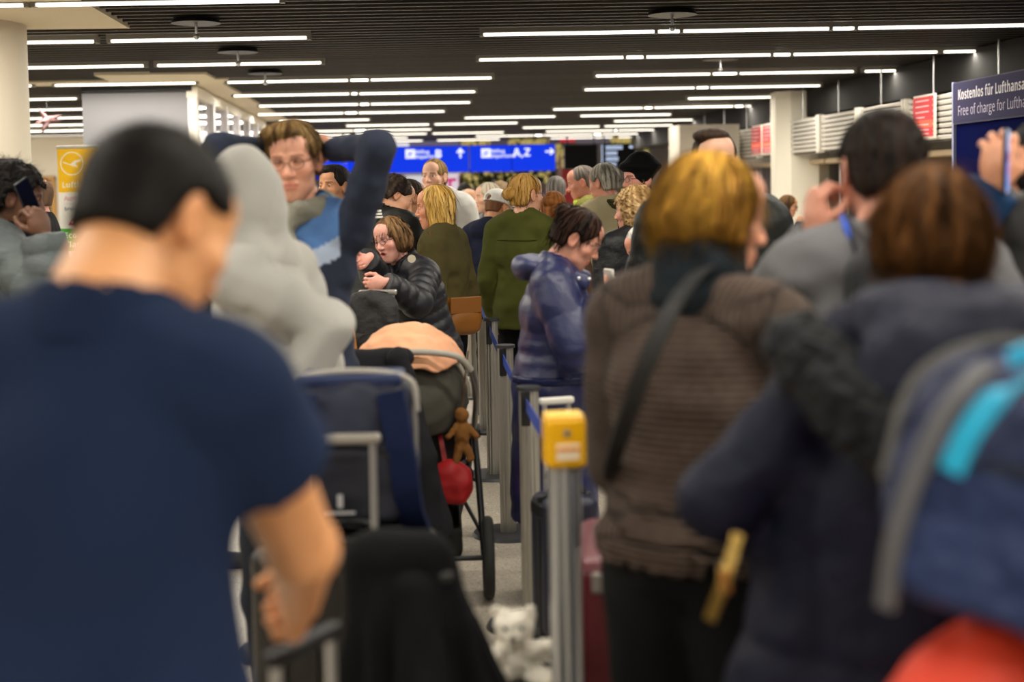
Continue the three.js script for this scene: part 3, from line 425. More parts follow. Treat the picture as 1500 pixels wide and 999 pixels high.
// A standing figure. at: where the photograph shows the middle of the head [x, y, distance]; face: degrees, 0 looks at the camera, 90 to the right, 180 away
function person(o) {
  const w = o.w ?? 1, b = o.b ?? 1, f = o.f, cell = o.cell ?? .014, hcell = o.hcell ?? .004, [lp, lr, lt] = o.lean ?? [0, 0, 0], LM = rot(lp, lt, lr);
  const U1 = (p) => add(mv(LM, sub(p, [0, .94, 0])), [0, .94, 0]);
  const [hy, hp, hr] = o.head ?? [0, 0, 0], nb = (o.neck ?? [0, 0]), HR = LM.clone().multiply(rot(hp, hy, hr));
  const NB = [0, 1.475, -.015], hc0 = add(U1(NB), add(mv(LM, [nb[0], .075, nb[1] + .02 + hp * .0006]), mv(HR, [0, .075, .015])));
  const target = at(...o.at), s = o.s ?? target[1] / hc0[1], turn = (o.face ?? 0) * D2R;
  const root = new THREE.Group(); root.name = numbered('person'); root.rotation.y = turn; scene.add(root); tag(root, o.label, 'person', o.group);
  const hx = hc0[0] * s, hz = hc0[2] * s; root.position.set(target[0] - (hx * Math.cos(turn) + hz * Math.sin(turn)), 0, target[2] - (-hx * Math.sin(turn) + hz * Math.cos(turn)));
  root.updateMatrixWorld(true); const inv = root.matrixWorld.clone().invert();
  if (!o.s && (s * 1.75 < 1.5 || s * 1.75 > 1.98)) console.log('height', (s * 1.75).toFixed(2), o.label);
  const U = (p) => mul(U1(p), s), L = (px, py, d) => mv(inv, at(px, py, d));
  const e = LM.elements, B = [[e[0], e[1], e[2]], [e[4], e[5], e[6]], [e[8], e[9], e[10]]], fwd = B[2], P = { root, s, U, B, L, o };
  const HM = new THREE.Matrix4().compose(new THREE.Vector3(...mul(hc0, s)), new THREE.Quaternion().setFromRotationMatrix(HR), new THREE.Vector3(s, s, s).multiplyScalar(o.hs ?? 1)); P.HM = HM; P.H = (p) => mv(HM, p);
  // arms
  P.arm = {};
  for (const [side, key] of [[1, 'L'], [-1, 'R']]) {
    const a = o.arms?.[key] ?? {}, sh = U([side * .175 * w, 1.405, -.01]); let wr = a.w ? L(...a.w) : a.l ? U(a.l) : add(sh, mul(mv(LM, [side * .07, -.53, .05]), s));
    const l1 = .295 * s, l2 = .255 * s; const wr0 = wr; let dv = sub(wr, sh), dl = len(dv); const mx = (l1 + l2) * .985; if (dl > mx) { wr = add(sh, mul(dv, mx / dl)); dv = sub(wr, sh); dl = mx; }
    const u = mul(dv, 1 / dl), pole = a.pole ?? [side * .3, 0, -1], c = clamp((l1 * l1 + dl * dl - l2 * l2) / (2 * l1 * dl), -1, 1), pp = nrm(sub(pole, mul(u, dot(pole, u)))); let el = add(sh, add(mul(u, l1 * c), mul(pp, l1 * Math.sqrt(1 - c * c))));
    if (a.e) { el = add(sh, mul(nrm(sub(L(...a.e), sh)), l1)); wr = add(el, mul(nrm(sub(wr0, el)), l2)); }
    const dir = a.hd ? nrm(a.hd) : nrm(sub(wr, el)); P.arm[key] = { side, sh, el, wr, dir, pn: a.pn ?? [-side, 0, 0], curl: a.curl ?? .35, spread: a.spread ?? .06, a };
  }
  P.torso = (pad, q, k = .05) => { const x = (v) => (v * w + pad) * s, z = (v) => (v * b + pad) * s, y = (v) => (v + pad * .5) * s, qq = q && { q: [q[0] * s, q[1] * s] };
    const t = [ell(U1([0, .95, 0]).map((v) => v * s), [x(.165), y(.13), z(.12)], { k: k * s, ...qq }), ell(U([0, 1.1, .012]), [x(.145), y(.15), z(.108)], { B, k: k * s, ...qq }), ell(U([0, 1.275, -.005]), [x(.162), y(.175), z(.112)], { B, k: k * s, ...qq }),
      cap(U([-.135 * w, 1.42, -.018]), U([.135 * w, 1.42, -.018]), (.052 + pad * .7) * s, (.052 + pad * .7) * s, { k: k * s })];
    for (const sd of [-1, 1]) t.push(cap(U([0, 1.485, -.022]), U([sd * .13 * w, 1.437, -.02]), (.048 + pad * .5) * s, (.046 + pad * .6) * s, { k: k * s }));
    if (f) for (const sd of [-1, 1]) t.push(ell(U([sd * .075, 1.27, .085 * b]), [.075 * s, .075 * s, (.06 + pad * .6) * s], { B, k: .04 * s }));
    return t; };
  P.armPrims = (pad, { upto = .97, q, cut = true, flare = 0 } = {}) => ['L', 'R'].flatMap((k) => { const a = P.arm[k], m = f ? .92 : 1.04, qq = q && { q: [q[0] * s, q[1] * s] }, list = []; if (pad <= 0 && a.a.none) upto = .8;
    if (upto < .6) { const e2 = mix3(a.sh, a.el, upto / .55 * 1); return [cap(a.sh, e2, (.056 * m + pad) * s, (.05 * m + pad + flare) * s, { k: .03 * s, cutB: cut, v0: 10 })]; }
    list.push(cap(a.sh, a.el, (.056 * m + pad) * s, (.045 * m + pad) * s, { k: .03 * s, v0: 10, ...qq }), cap(a.el, mix3(a.el, a.wr, upto), (.044 * m + pad) * s, (.031 * m + pad + flare) * s, { k: .02 * s, cutB: cut, v0: 10, ...qq })); return list; });
  P.legX = o.stance ?? .1; P.legPrims = (pad, cutY = .07) => [-1, 1].flatMap((sd) => [cap([sd * .085 * s * w, .92 * s, 0], [sd * P.legX * s, .5 * s, .015 * s], (.086 + pad) * s, (.056 + pad) * s, { k: .03 * s }), cap([sd * P.legX * s, .5 * s, .015 * s], [sd * P.legX * 1.05 * s, cutY * s, -.01 * s], (.055 + pad) * s, (.04 + pad) * s, { k: .02 * s, cutB: cutY > 0 })]);
  P.add = (name, geo, m, parent) => part(parent ?? root, name, geo, m);
  P.tint = o.skin ?? '#d9a07c';
  // body: head and hands in their own fine grids, the rest coarser, one mesh
  const geos = [];
  const bare = o.bare ? P.armPrims(0, { upto: 1, cut: false }) : P.armPrims(-.006, { upto: 1, cut: false });
  geos.push(sdf([...P.torso(-.012), cap(U([0, o.nk ? 1.50 : 1.47, -.02]), P.H([0, -.07, -.03]), (o.nk ?? (f ? .05 : .06)) * s, (o.nk ?? (f ? .047 : .057)) * .96 * s, { k: .03 }), ...bare, ...P.legPrims(-.012, 0)], { cell: o.bare ? Math.min(cell, .012) : Math.max(cell, .016), color(x, y, z, nx, ny, nz, c) { c[0] = c[1] = c[2] = 1 + .05 * fbm(x * 25, y * 25, z * 25); } }));
  geos.push(headGeo({ f, ...(o.face_ ?? {}) }, hcell).applyMatrix4(HM));
  for (const k of ['L', 'R']) { const a = P.arm[k]; if (a.a.none) continue; const Y = a.dir, Z = nrm(sub(a.pn, mul(Y, dot(a.pn, Y)))), X = cross(Y, Z), m = new THREE.Matrix4().makeBasis(new THREE.Vector3(...X), new THREE.Vector3(...Y), new THREE.Vector3(...Z)).scale(new THREE.Vector3(s, s, s).multiplyScalar(f ? .94 : 1.04)).setPosition(...a.wr); geos.push(handGeo(a.side, a.curl, a.spread, a.a.cell ?? Math.max(hcell, .004)).applyMatrix4(m)); a.M = m; }
  P.body = P.add('body', mergeGeometries(geos), skinMat(P.tint));
  if (o.hair) P.hair = P.add('hair', hairGeo(o.hair, o.hair.cell ?? hcell).applyMatrix4(HM), hairMat);
  const t = o.top;
  if (t) {
    const pad = t.pad ?? .02, hem = (t.hem ?? .9), pr = [...P.torso(pad, t.q), ...P.armPrims(t.apad ?? pad, { upto: t.sleeve ?? .97, q: t.aq ?? t.q, flare: t.flare ?? 0 })];
    if (t.skirt !== false) pr.push(cap(mul(U1([0, 1.02, 0]), s), [0, hem * s, (t.sz ?? 0) * s], (.15 * w + pad) * s, (.165 * w + pad + (t.hemW ?? 0)) * s, { flat: [0, 0, 1, 1.35], k: .05 * s, ...(t.q ? { q: [t.q[0] * s, t.q[1] * s] } : {}) }));
    if (t.extra) pr.push(...t.extra(P));
    const nkA = U([0, t.nky ?? 1.44, -.012]), nkB = P.H([0, -.02, -.03]); pr.push(cap(nkA, nkB, (t.neck ?? .066) * s, (t.neck ?? .066) * s * 1.1, { op: 'sub', k: .008 }));
    if (t.rib) P.add('collar', sdf([...P.torso(pad + .008), cap(nkA, nkB, (t.neck + .017) * s, (t.neck + .017) * s * 1.1, { op: 'int', k: .008 }), cap(nkA, nkB, t.neck * s, t.neck * s * 1.1, { op: 'sub', k: .006 }), keep((x, y, z) => 1.45 * s - .3 * z - y, .004)].map((q) => (q.op === 'int' ? { ...q, lo: undefined } : q)), { cell: .008 }), t.rib);
    pr.push(keep((x, y) => hem * s - y, .012));
    if (t.cuts) pr.push(...t.cuts(P));
    const wf = t.wf ?? 11, wa = t.wa ?? .006;
    P.top = P.add(t.name ?? 'jacket', sdf(pr, { cell: t.cell ?? cell, grow: wa, along: t.along, disp: t.disp ? (x, y, z) => t.disp(x, y, z, P) : (x, y, z) => wa * (noise(x * wf, y * wf * 1.6 + x * 5, z * wf) + .5 * noise(x * wf * 2.3, y * wf * 2.5 - z * 8, z * wf * 2.3)), color: t.color && ((x, y, z, nx, ny, nz, c) => t.color(x, y, z, c, P, nx, ny, nz)) }), t.mat);
  }
  const g = o.legs ?? {}; P.add('trousers', sdf([ell([0, .95 * s, 0], [(.17 * w + .012) * s, .12 * s, (.125 * b + .01) * s], { k: .04 }), ...P.legPrims(g.pad ?? .014), keep((x, y) => y - 1.02 * s, .01)], { cell: g.cell ?? Math.max(cell, .018), grow: .006, disp: (x, y, z) => .006 * noise(x * 14, y * 18, z * 14) }), g.mat ?? cloth('#1b1c20'));
  const shoe = sdf([cap([0, .04, -.07], [0, .032, .13], .046, .042, { k: .01 }), cap([0, .06, -.05], [0, .09, -.045], .042, .045, { k: .03 }), keep((x, y) => -y, .004)], { cell: .012 });
  for (const sd of [-1, 1]) { const m = P.add('shoe', shoe, g.shoe ?? mat('#222024', .6, { vertexColors: true })); m.position.set(sd * P.legX * 1.05 * s, 0, 0); m.scale.setScalar(s); m.rotation.y = sd * .12; }
  if (o.more) o.more(P);
  return P;
}
// spectacles, in head units, as one part
function glasses(P, m = mat('#1a1a1c', .3, { metalness: .4 }), dark) {
  const l = []; for (const s of [-1, 1]) { l.push(new THREE.TorusGeometry(.021, .0014, 6, 22).applyMatrix4(new THREE.Matrix4().makeScale(1.1, .82, 1)).translate(s * .032, .004, .104)); l.push(bar([s * .055, .009, .102], [s * .081, .01, -.01], .0013, 6)); }
  l.push(bar([-.011, .007, .106], [.011, .007, .106], .0012, 6)); const g = P.add('glasses', merge(l).applyMatrix4(P.HM), m);
  if (dark) for (const s of [-1, 1]) P.add('lens', new THREE.SphereGeometry(.02, 14, 8).applyMatrix4(new THREE.Matrix4().makeScale(1.1, .82, .12)).translate(s * .032, .004, .104).applyMatrix4(P.HM), mat('#0c0c0e', .1), g);
  return g;
}
// ---------------------------------------------------------------- the near people
const SK = { light: '#dea583', pink: '#dc9a86', warm: '#dd9f70', dark: '#5d3b28', tan: '#c98f68', pale: '#e4b397' };
// young man in a navy T-shirt, back turned, nearest at left
const tee = cloth('#1f2c48', 'weave');
const man1 = person({ label: 'person in a navy T-shirt seen from behind, head bent, nearest at the left', at: [232, 334, 1.88], face: 168, lean: [7, 3, -2], head: [-26, 27, -9], neck: [.0, .02], nk: .07, skin: '#e0a06c', w: 1.02, b: 1.08, bare: true, cell: .012,
  hair: { style: 'buzz', th: .015, color: '#17120f', tip: '#0e0b0a', dark: .7, strands: 3500, slen: .006, srad: .0006, stand: 1, line: [-.055, .03, .07], seed: 3 }, face_: { brow: .2 },
  arms: { R: { e: [458, 838, 1.92], w: [436, 905, 2.16], curl: 1.05, pn: [.8, .2, -.3], spread: .02 }, L: { l: [.27, .98, .2], pole: [.8, 0, -.6], curl: .6 } },
  top: { name: 't_shirt', mat: tee, pad: .024, apad: .024, sleeve: .225, flare: .016, hem: .86, hemW: .045, neck: .084, nky: 1.455, rib: mat('#1d2944', .9, { vertexColors: true, specularIntensity: .2 }), skirt: true, extra: (P) => [cap(mul([-.02, 1.16, 0], P.s), mul([-.075, .85, 0], P.s), .165, .205, { flat: [0, 0, 1, 1.5], k: .06 })], cell: .012, wa: .008, disp(x, y, z, P) { const q = y - .95, fold = Math.sin((x * 1.1 + y * 1.6) * 34 + 2.2 * noise(x * 6, y * 6, z * 6)) * sstep(.42, .05, Math.abs(q)) * (.5 + .5 * noise(x * 5 + 3, y * 4, z * 3)); return .0075 * fold + .004 * noise(x * 10, y * 13, z * 10); } }, legs: { mat: cloth('#23262e') } });
// woman in a brown ribbed jumper
const jumperTex = dataTex(128, (u, v) => { const p = (v * 8) % 1, k = sstep(.1, .3, p) * sstep(.95, .75, p), n = .06 * pnoise(u, v, 40, 2); return [.165 + .165 * k + n, .135 + .13 * k + n, .12 + .105 * k + n]; }, .112, true);
const jumperBump = dataTex(128, (u, v) => grey(.5 + .45 * Math.sin(v * 16 * PI) + .05 * pnoise(u, v, 40, 2)), .112);
const jumper = mat('#ffffff', .95, { vertexColors: true, map: jumperTex, bumpMap: jumperBump, bumpScale: .003 });
const woman8 = person({ label: 'person with short blonde hair in a brown striped jumper, black collar and dark trousers', at: [1046, 318, 2.8], face: 150, lean: [2, 0, 0], head: [-44, 9, 0], f: 1, w: 1.0, b: 1.1, skin: '#d99a7d', cell: .012,
  hair: { style: 'bob', th: .014, color: '#e0ab42', tip: '#b27e30', dark: .75, drop: .045, line: [-.105, -.055, .055], fringe: .02, strands: 3200, slen: .05, srad: .0007, seed: 5 },
  arms: { L: { l: [.10, 1.12, .27], pole: [.25, -1, -.25], curl: .5 }, R: { l: [-.12, 1.08, .25], pole: [-.5, -1, -.4], curl: .5 } },
  top: { name: 'jumper', mat: jumper, pad: .027, apad: .022, hem: .985, hemW: .0, neck: .07, along: true, wa: .009, wf: 9, q: null, extra: (P) => [cap(mul([-.15, .985, 0], P.s), mul([.15, .985, 0], P.s), .03, .03, { flat: [0, 0, 1, .3], k: .05 })] }, legs: { mat: cloth('#1c1c1d'), pad: .035 },
  more(P) { P.add('collar', sdf([cap(P.U([0, 1.455, -.012]), P.U([0, 1.545, .0]), .10 * P.s, .094 * P.s, { k: .02 }), cap(P.U([0, 1.43, .0]), P.U([0, 1.6, .02]), .066 * P.s, .07 * P.s, { op: 'sub', k: .01 }), cap(P.U([-.06, 1.46, .05]), P.U([.06, 1.46, .05]), .05, .05, { k: .03 })], { cell: .009, grow: .01, disp: (x, y, z) => .006 * noise(x * 30, y * 30, z * 30) }), cloth('#20262b', 'fleece'));
    P.add('hem_band', sdf([cap(mul([0, .99, 0], P.s), mul([0, .94, 0], P.s), .215, .208, { flat: [0, 0, 1, 1.25], cutA: 1, cutB: 1, k: .02 }), cap(mul([0, 1.1, 0], P.s), mul([0, .8, 0], P.s), .2, .2, { flat: [0, 0, 1, 1.25], op: 'sub', k: .01 })], { cell: .012, grow: .006, disp: (x, y, z) => .006 * noise(x * 22, y * 8, z * 22) }), jumper); } });
// woman in the navy parka with the fur-edged hood
const parkaMat = puffy('#0e1228', .65), furMat = mat('#0e1017', .95, { vertexColors: true });
const parkaDisp = (x, y, z, P) => { const low = sstep(1.05, .9, y), q = Math.pow(Math.abs(Math.sin(PI * (y * 9.5 + .25 * noise(x * 5, y * 3, z * 5)))), .6) - .6; return .012 * q * low + .010 * noise(x * 9, y * 12 + x * 4, z * 9) + .005 * noise(x * 24, y * 24, z * 24); };
const woman10 = person({ label: 'person with brown bobbed hair in a navy parka with a dark fur-edged hood, back turned', at: [1362, 345, 2.3], face: 186, lean: [3, 0, 2], head: [-4, 8, 2], f: 1, w: 1.04, b: 1.25, hs: .94, skin: SK.light, cell: .013,
  hair: { style: 'bob', th: .008, color: '#93602e', tip: '#5f3d1e', dark: .72, drop: .05, line: [-.13, -.09, .055], strands: 3200, slen: .055, srad: .0007, seed: 9, fringe: .02 },
  arms: { L: { e: [1112, 668, 2.2], w: [1150, 790, 2.4], curl: .6, none: 1 }, R: { l: [-.22, 1.0, .18], pole: [-1, 0, -.4], curl: .6, none: 1 } },
  top: { name: 'parka', mat: parkaMat, pad: .042, apad: .022, sleeve: 1.06, aq: [.11, .007], hem: .52, hemW: .10, extra: (P) => [cap(mul([.05, 1.12, 0], P.s), mul([.11, .5, 0], P.s), .235, .35, { flat: [0, 0, 1, 1.35], k: .06 })], neck: .08, disp: parkaDisp, wa: .02, cell: .013 }, legs: { mat: cloth('#16171b') },
  more(P) {
    const hood = sdf([ell(P.U([0, 1.40, -.165]), [.215 * P.s, .135 * P.s, .075 * P.s], { B: P.B, k: .05 }), cap(P.U([-.12, 1.475, -.06]), P.U([.12, 1.475, -.06]), .06, .06, { k: .06 }), ell(P.U([0, 1.50, -.10]), [.16 * P.s, .05 * P.s, .06 * P.s], { B: P.B, k: .04 }), cap(P.U([0, 1.44, 0]), P.H([0, 0, -.02]), .075, .085, { op: 'sub', k: .015 })], { cell: .011, grow: .012, disp: (x, y, z) => .009 * noise(x * 12, y * 15, z * 12) + .004 * noise(x * 30, y * 20, z * 30) });
    P.add('hood', hood, puffy('#191c2e', .65));
    const ctr = [[-.265, 1.49, -.05], [-.225, 1.40, -.15], [-.13, 1.305, -.215], [0, 1.265, -.235], [.13, 1.285, -.215], [.215, 1.365, -.15], [.255, 1.45, -.05]].map(P.U);
    const curve = new THREE.CatmullRomCurve3(ctr.map((p) => new THREE.Vector3(...p))), pts = curve.getPoints(14).map((v) => v.toArray());
    const fur = sdf(pts.slice(1).map((p, i) => cap(pts[i], p, .056 * P.s, .056 * P.s, { k: .02 })), { cell: .008, grow: .02, disp: (x, y, z) => .010 * noise(x * 60, y * 60, z * 60) + .009 * noise(x * 110, y * 110, z * 110), color(x, y, z, a, b2, c2, c) { const t = .6 + .6 * noise(x * 60, y * 60, z * 60); c[0] = c[1] = c[2] = t; } });
    tag(P.add('fur_trim', fur, furMat), 'dark fluffy fur edge of the hood');
    const badge = P.L(1316, 706, 2.28 - .27); P.add('badge', new THREE.CylinderGeometry(.026, .026, .012, 20).rotateX(PI / 2).translate(badge[0], badge[1], badge[2]), mat('#6d675e', .4, { metalness: .5 }));
    const a = P.L(1082, 782, 2.12), c = P.L(1062, 850, 2.10), e = P.L(1040, 908, 2.11); const z = P.add('pocket_zip', strap([a, c, e], .018, .008, [.7, .3, .6]), mat('#8d7338', .35, { metalness: .7 })); P.add('zip_pull', new RoundedBoxGeometry(.02, .04, .01, 2, .004).translate(...c), mat('#c0a05a', .3, { metalness: .8 }), z);
  } });
// man in grey with a hand raised to his ear
const man9 = person({ label: 'person with short dark hair in a grey sweater, left hand raised to the ear', at: [1290, 250, 3.2], face: 178, lean: [2, 0, 0], head: [6, 8, 3], w: 1.1, skin: '#c68a74', cell: .013,
  hair: { style: 'short', th: .016, color: '#2a1d17', tip: '#17100d', strands: 1200, slen: .02, srad: .001, seed: 21, line: [-.07, .02, .07] },
  arms: { L: { e: [1138, 428, 3.42], w: [1208, 322, 3.2], curl: .75, hd: [.02, 1, .05], pn: [-.9, 0, .3], spread: .1, cell: .003 }, R: { l: [-.2, 1.0, .2], pole: [-1, 0, -.4] } },
  top: { name: 'sweater', mat: cloth('#6f6f72', 'fleece'), pad: .022, apad: .02, hem: .9, neck: .072, wa: .007 }, legs: { mat: cloth('#20242c') } });
// man with both hands clasped behind his head
const bandCol = (x, y, z, c, P) => { const q = y / P.s - .55 * (x / P.s), front = z > -.02 * P.s; const t = .92 + .08 * noise(x * 9, y * 9, z * 9); if (Math.abs(x) > .19 * P.s || y < 1.0 * P.s) { c[0] = .013 * t; c[1] = .02 * t; c[2] = .045 * t; return; }
  if (front && q < 1.46 && q > 1.21) { const wht = q < 1.275; c[0] = (wht ? .42 : .09) * t; c[1] = (wht ? .50 : .21) * t; c[2] = (wht ? .66 : .50) * t; } else { c[0] = .013 * t; c[1] = .02 * t; c[2] = .045 * t; } };
const man6 = person({ label: 'person with glasses and grey scarf, both hands clasped behind the head, navy sweater', at: [430, 236, 4.95], face: -20, lean: [0, -2, 0], head: [17, 8, 5], w: 1.1, skin: '#d79c82', cell: .012, hcell: .003, face_: { brow: .5, shut: 1 },
  hair: { style: 'side', th: .016, color: '#9a7b4c', tip: '#5f4526', dark: .5, strands: 1500, slen: .035, srad: .0009, seed: 12, line: [-.06, .01, .062] },
  arms: { L: { e: [546, 240, 4.84], w: [468, 222, 5.06], curl: .5, hd: [-.8, .25, -.5], pn: [-.3, 0, 1] }, R: { e: [322, 214, 4.9], w: [395, 222, 5.06], curl: .5, hd: [.8, .25, -.5], pn: [.3, 0, 1] } },
  top: { name: 'sweater', mat: mat('#ffffff', .9, { vertexColors: true, bumpMap: T.knit, bumpScale: .001 }), pad: .02, apad: .007, hem: .9, color: bandCol, wa: .008, sleeve: .93, cell: .01 }, legs: { mat: cloth('#1e222b') },
  more(P) { glasses(P, mat('#5a4a3c', .3, { metalness: .6 }));
    const sc = cloth('#8f8d80', 'fleece'), s = P.s; const ring = []; for (let i = 0; i <= 12; i++) { const a = i / 12 * 2 * PI; ring.push(P.U([Math.sin(a) * .088, 1.475 + .02 * Math.cos(a) * -1, -.015 + Math.cos(a) * .085])); }
    P.add('scarf', sdf([...ring.slice(1).map((p, i) => cap(ring[i], p, .034 * s, .034 * s, { k: .02 })), cap(P.U([-.05, 1.47, .09]), P.U([.04, 1.36, .135]), .034 * s, .032 * s, { k: .03 }), cap(P.U([.05, 1.47, .085]), P.U([-.03, 1.35, .135]), .03 * s, .032 * s, { k: .02 }), cap(P.U([-.01, 1.38, .13]), P.U([-.025, 1.2, .15]), .03 * s, .035 * s, { k: .02 })], { cell: .007, grow: .006, disp: (x, y, z) => .006 * noise(x * 14 + y * 20, y * 26, z * 24) + .003 * noise(x * 60, y * 60, z * 60) }), sc); } });
// person in the grey hoodie, hood up
const man5 = person({ label: 'person in a light grey hoodie, hood up, elbow bent, seen from behind', at: [350, 298, 4.1], face: -112, lean: [10, 0, 0], head: [6, 0, 0], skin: SK.light, w: .94, cell: .012, hair: { style: 'buzz', th: .004, color: '#3a2a1c' },
  arms: { L: { e: [500, 484, 3.96], w: [428, 566, 3.9], none: 1 }, R: { l: [-.1, 1.0, .18], pole: [-.2, -1, -.6], none: 1 } },
  top: { name: 'hoodie', mat: cloth('#b3b1ac', 'fleece'), pad: .022, apad: .024, hem: .88, wa: .016, disp: (x, y, z) => .012 * (1 - 2 * Math.abs(noise(x * 7 + y * 5, y * 6 - x * 3, z * 7 + y * 3))) * .6 + .007 * noise(x * 16 + y * 10, y * 12, z * 16), cell: .011 }, legs: { mat: cloth('#2a2c33') },
  more(P) { P.add('hood', sdf([ell(P.H([0, .025, -.022]), [.10 * P.s, .136 * P.s, .108 * P.s], { k: .04 }), ell(P.H([0, -.06, -.02]), [.09 * P.s, .11 * P.s, .098 * P.s], { k: .05 }), cap(P.U([-.06, 1.455, -.03]), P.U([.06, 1.455, -.03]), .072 * P.s, .072 * P.s, { k: .05 }), cap(P.U([-.05, 1.43, .06]), P.U([.05, 1.43, .06]), .045, .045, { k: .05 }), ell(P.H([0, .0, .09]), [.082 * P.s, .115 * P.s, .09 * P.s], { op: 'sub', k: .02 })], { cell: .009, grow: .012, disp: (x, y, z) => .012 * (.5 - Math.abs(noise(x * 9 + y * 5, y * 8, z * 9))) + .007 * noise(x * 18 + y * 12, y * 10, z * 18) }), cloth('#b8b6b1', 'fleece')); } });
// woman in the long blue padded coat
const woman7 = person({ label: 'person with dark tied-back hair in a long shiny blue padded coat, looking down', at: [846, 350, 5.65], face: 84, lean: [5, 0, 0], head: [0, 26, 0], f: 1, w: 1.16, b: .95, skin: '#d79a84', cell: .012, hcell: .0035,
  hair: { style: 'bun', th: .02, color: '#3a2217', tip: '#1c100b', dark: .6, strands: 900, slen: .05, srad: .0011, seed: 31, bunflow: 1, bun: [0, .075, -.115], bunR: [.045, .035, .035], line: [-.06, .0, .058] },
  arms: { R: { e: [838, 500, 5.4], w: [884, 448, 5.42], curl: .7, pn: [.2, .8, .1] }, L: { e: [850, 500, 5.9], w: [890, 446, 5.7], curl: .7, pn: [-.2, .8, .1] } },
  top: { name: 'padded_coat', mat: mat('#1d234e', .42, { vertexColors: true, bumpMap: T.wrinkle, bumpScale: .0015, sheen: .15, sheenColor: new THREE.Color('#7880c0') }), pad: .055, apad: .05, q: [.15, .009], hem: .36, hemW: .02, neck: .078, wa: .02, disp: (x, y, z) => .006 * noise(x * 7, y * 9, z * 7) + .005 * noise(x * 24 + y * 9, y * 16, z * 24) - .012 * Math.exp(-(((y - 1.0) / .022) ** 2)), cell: .012 }, legs: { mat: cloth('#18191e') },
  more(P) { glasses(P, mat('#2a2020', .3));
    P.add('hood', sdf([ell(P.U([0, 1.485, -.12]), [.165 * P.s, .042 * P.s, .085 * P.s], { B: P.B, k: .05 }), ell(P.U([0, 1.46, -.15]), [.13 * P.s, .05 * P.s, .045 * P.s], { B: P.B, k: .05 }), cap(P.U([-.12, 1.46, -.03]), P.U([-.07, 1.43, .10]), .05, .035, { k: .05 }), cap(P.U([.12, 1.46, -.03]), P.U([.07, 1.43, .10]), .05, .035, { k: .05 }), cap(P.U([0, 1.43, 0]), P.H([0, 0, -.02]), .07, .08, { op: 'sub', k: .015 })], { cell: .011, grow: .012, disp: (x, y, z) => .009 * noise(x * 14, y * 16, z * 14) }), mat('#2e345e', .45, { vertexColors: true, bumpMap: T.wrinkle, bumpScale: .0015 }));
    P.add('belt', sdf([cap(mul([0, .985, .01], P.s), mul([0, 1.015, .01], P.s), .232, .232, { flat: [0, 0, 1, 1.34], cutA: 1, cutB: 1, k: .01 })], { cell: .011, grow: .004, disp: (x, y, z) => .004 * noise(x * 18, y * 18, z * 18) }), puffy('#1a2046', .35));
    for (const [px, py] of [[848, 408], [863, 409]]) P.add('snap_button', new THREE.SphereGeometry(.009, 10, 8).translate(...P.L(px, py, 5.42)), chrome); } });
// ---------------------------------------------------------------- the middle distance
const phoneHand = (P, k = 'R') => new THREE.Vector3(0, .09, .03).applyMatrix4(P.arm[k].M).applyMatrix4(P.root.matrixWorld).toArray();
const manP = person({ label: 'person with curly black hair and grey padded jacket, phone at the ear', at: [22, 290, 5.7], face: 112, lean: [4, 0, 0], head: [-6, 6, 0], skin: SK.dark, w: 1.08, cell: .013,
  hair: { style: 'afro', th: .034, color: '#17110f', tip: '#0b0908', strands: 1200, slen: .03, srad: .0011, seed: 41, line: [-.06, .01, .06] },
  arms: { R: { w: [63, 342, 5.42], pole: [-.3, -1, .2], curl: .7, hd: [.05, .9, -.25], pn: [.8, 0, -.4], cell: .003 }, L: { l: [.2, 1.0, .2] } },
  top: { mat: puffy('#5b6264', .5), pad: .05, apad: .045, q: [.085, .010], hem: .8, neck: .085, wa: .008 }, legs: { mat: cloth('#22252c') },
  more(P) { P.add('collar', sdf([cap(P.U([0, 1.43, -.01]), P.U([0, 1.53, -.005]), .12, .105, { k: .02, cutB: 1 }), cap(P.U([0, 1.4, 0]), P.U([0, 1.62, .01]), .078, .085, { op: 'sub', k: .01 })], { cell: .01, grow: .01, disp: (x, y, z) => .009 * noise(x * 30, y * 30, z * 30) }), cloth('#17181b', 'fleece')); } });
person({ label: 'person in a black jacket facing left, mostly hidden behind the caller with a phone', at: [50, 288, 9.0], face: -80, skin: SK.pink, hair: { style: 'balding', color: '#6a5240' }, top: { mat: cloth('#141417'), pad: .04, apad: .04 } });
person({ label: 'person in a black quilted jacket behind the neck of the man in the T-shirt', at: [288, 330, 6.1], face: 75, f: 1, skin: SK.light, hair: { style: 'bob', color: '#2a201a' }, arms: { R: { w: [322, 398, 5.95], pole: [-.4, -1, -.4], curl: .8 } }, top: { mat: puffy('#17171a', .5), pad: .045, apad: .04, q: [.05, .008], hem: .6 } });
person({ label: 'person with black hair whose forehead shows under the raised elbow, below a small blue sign', at: [489, 273, 9.0], face: -30, f: 1, skin: SK.tan, hair: { style: 'side', color: '#1c1614' }, top: { mat: cloth('#3f6fae') } });
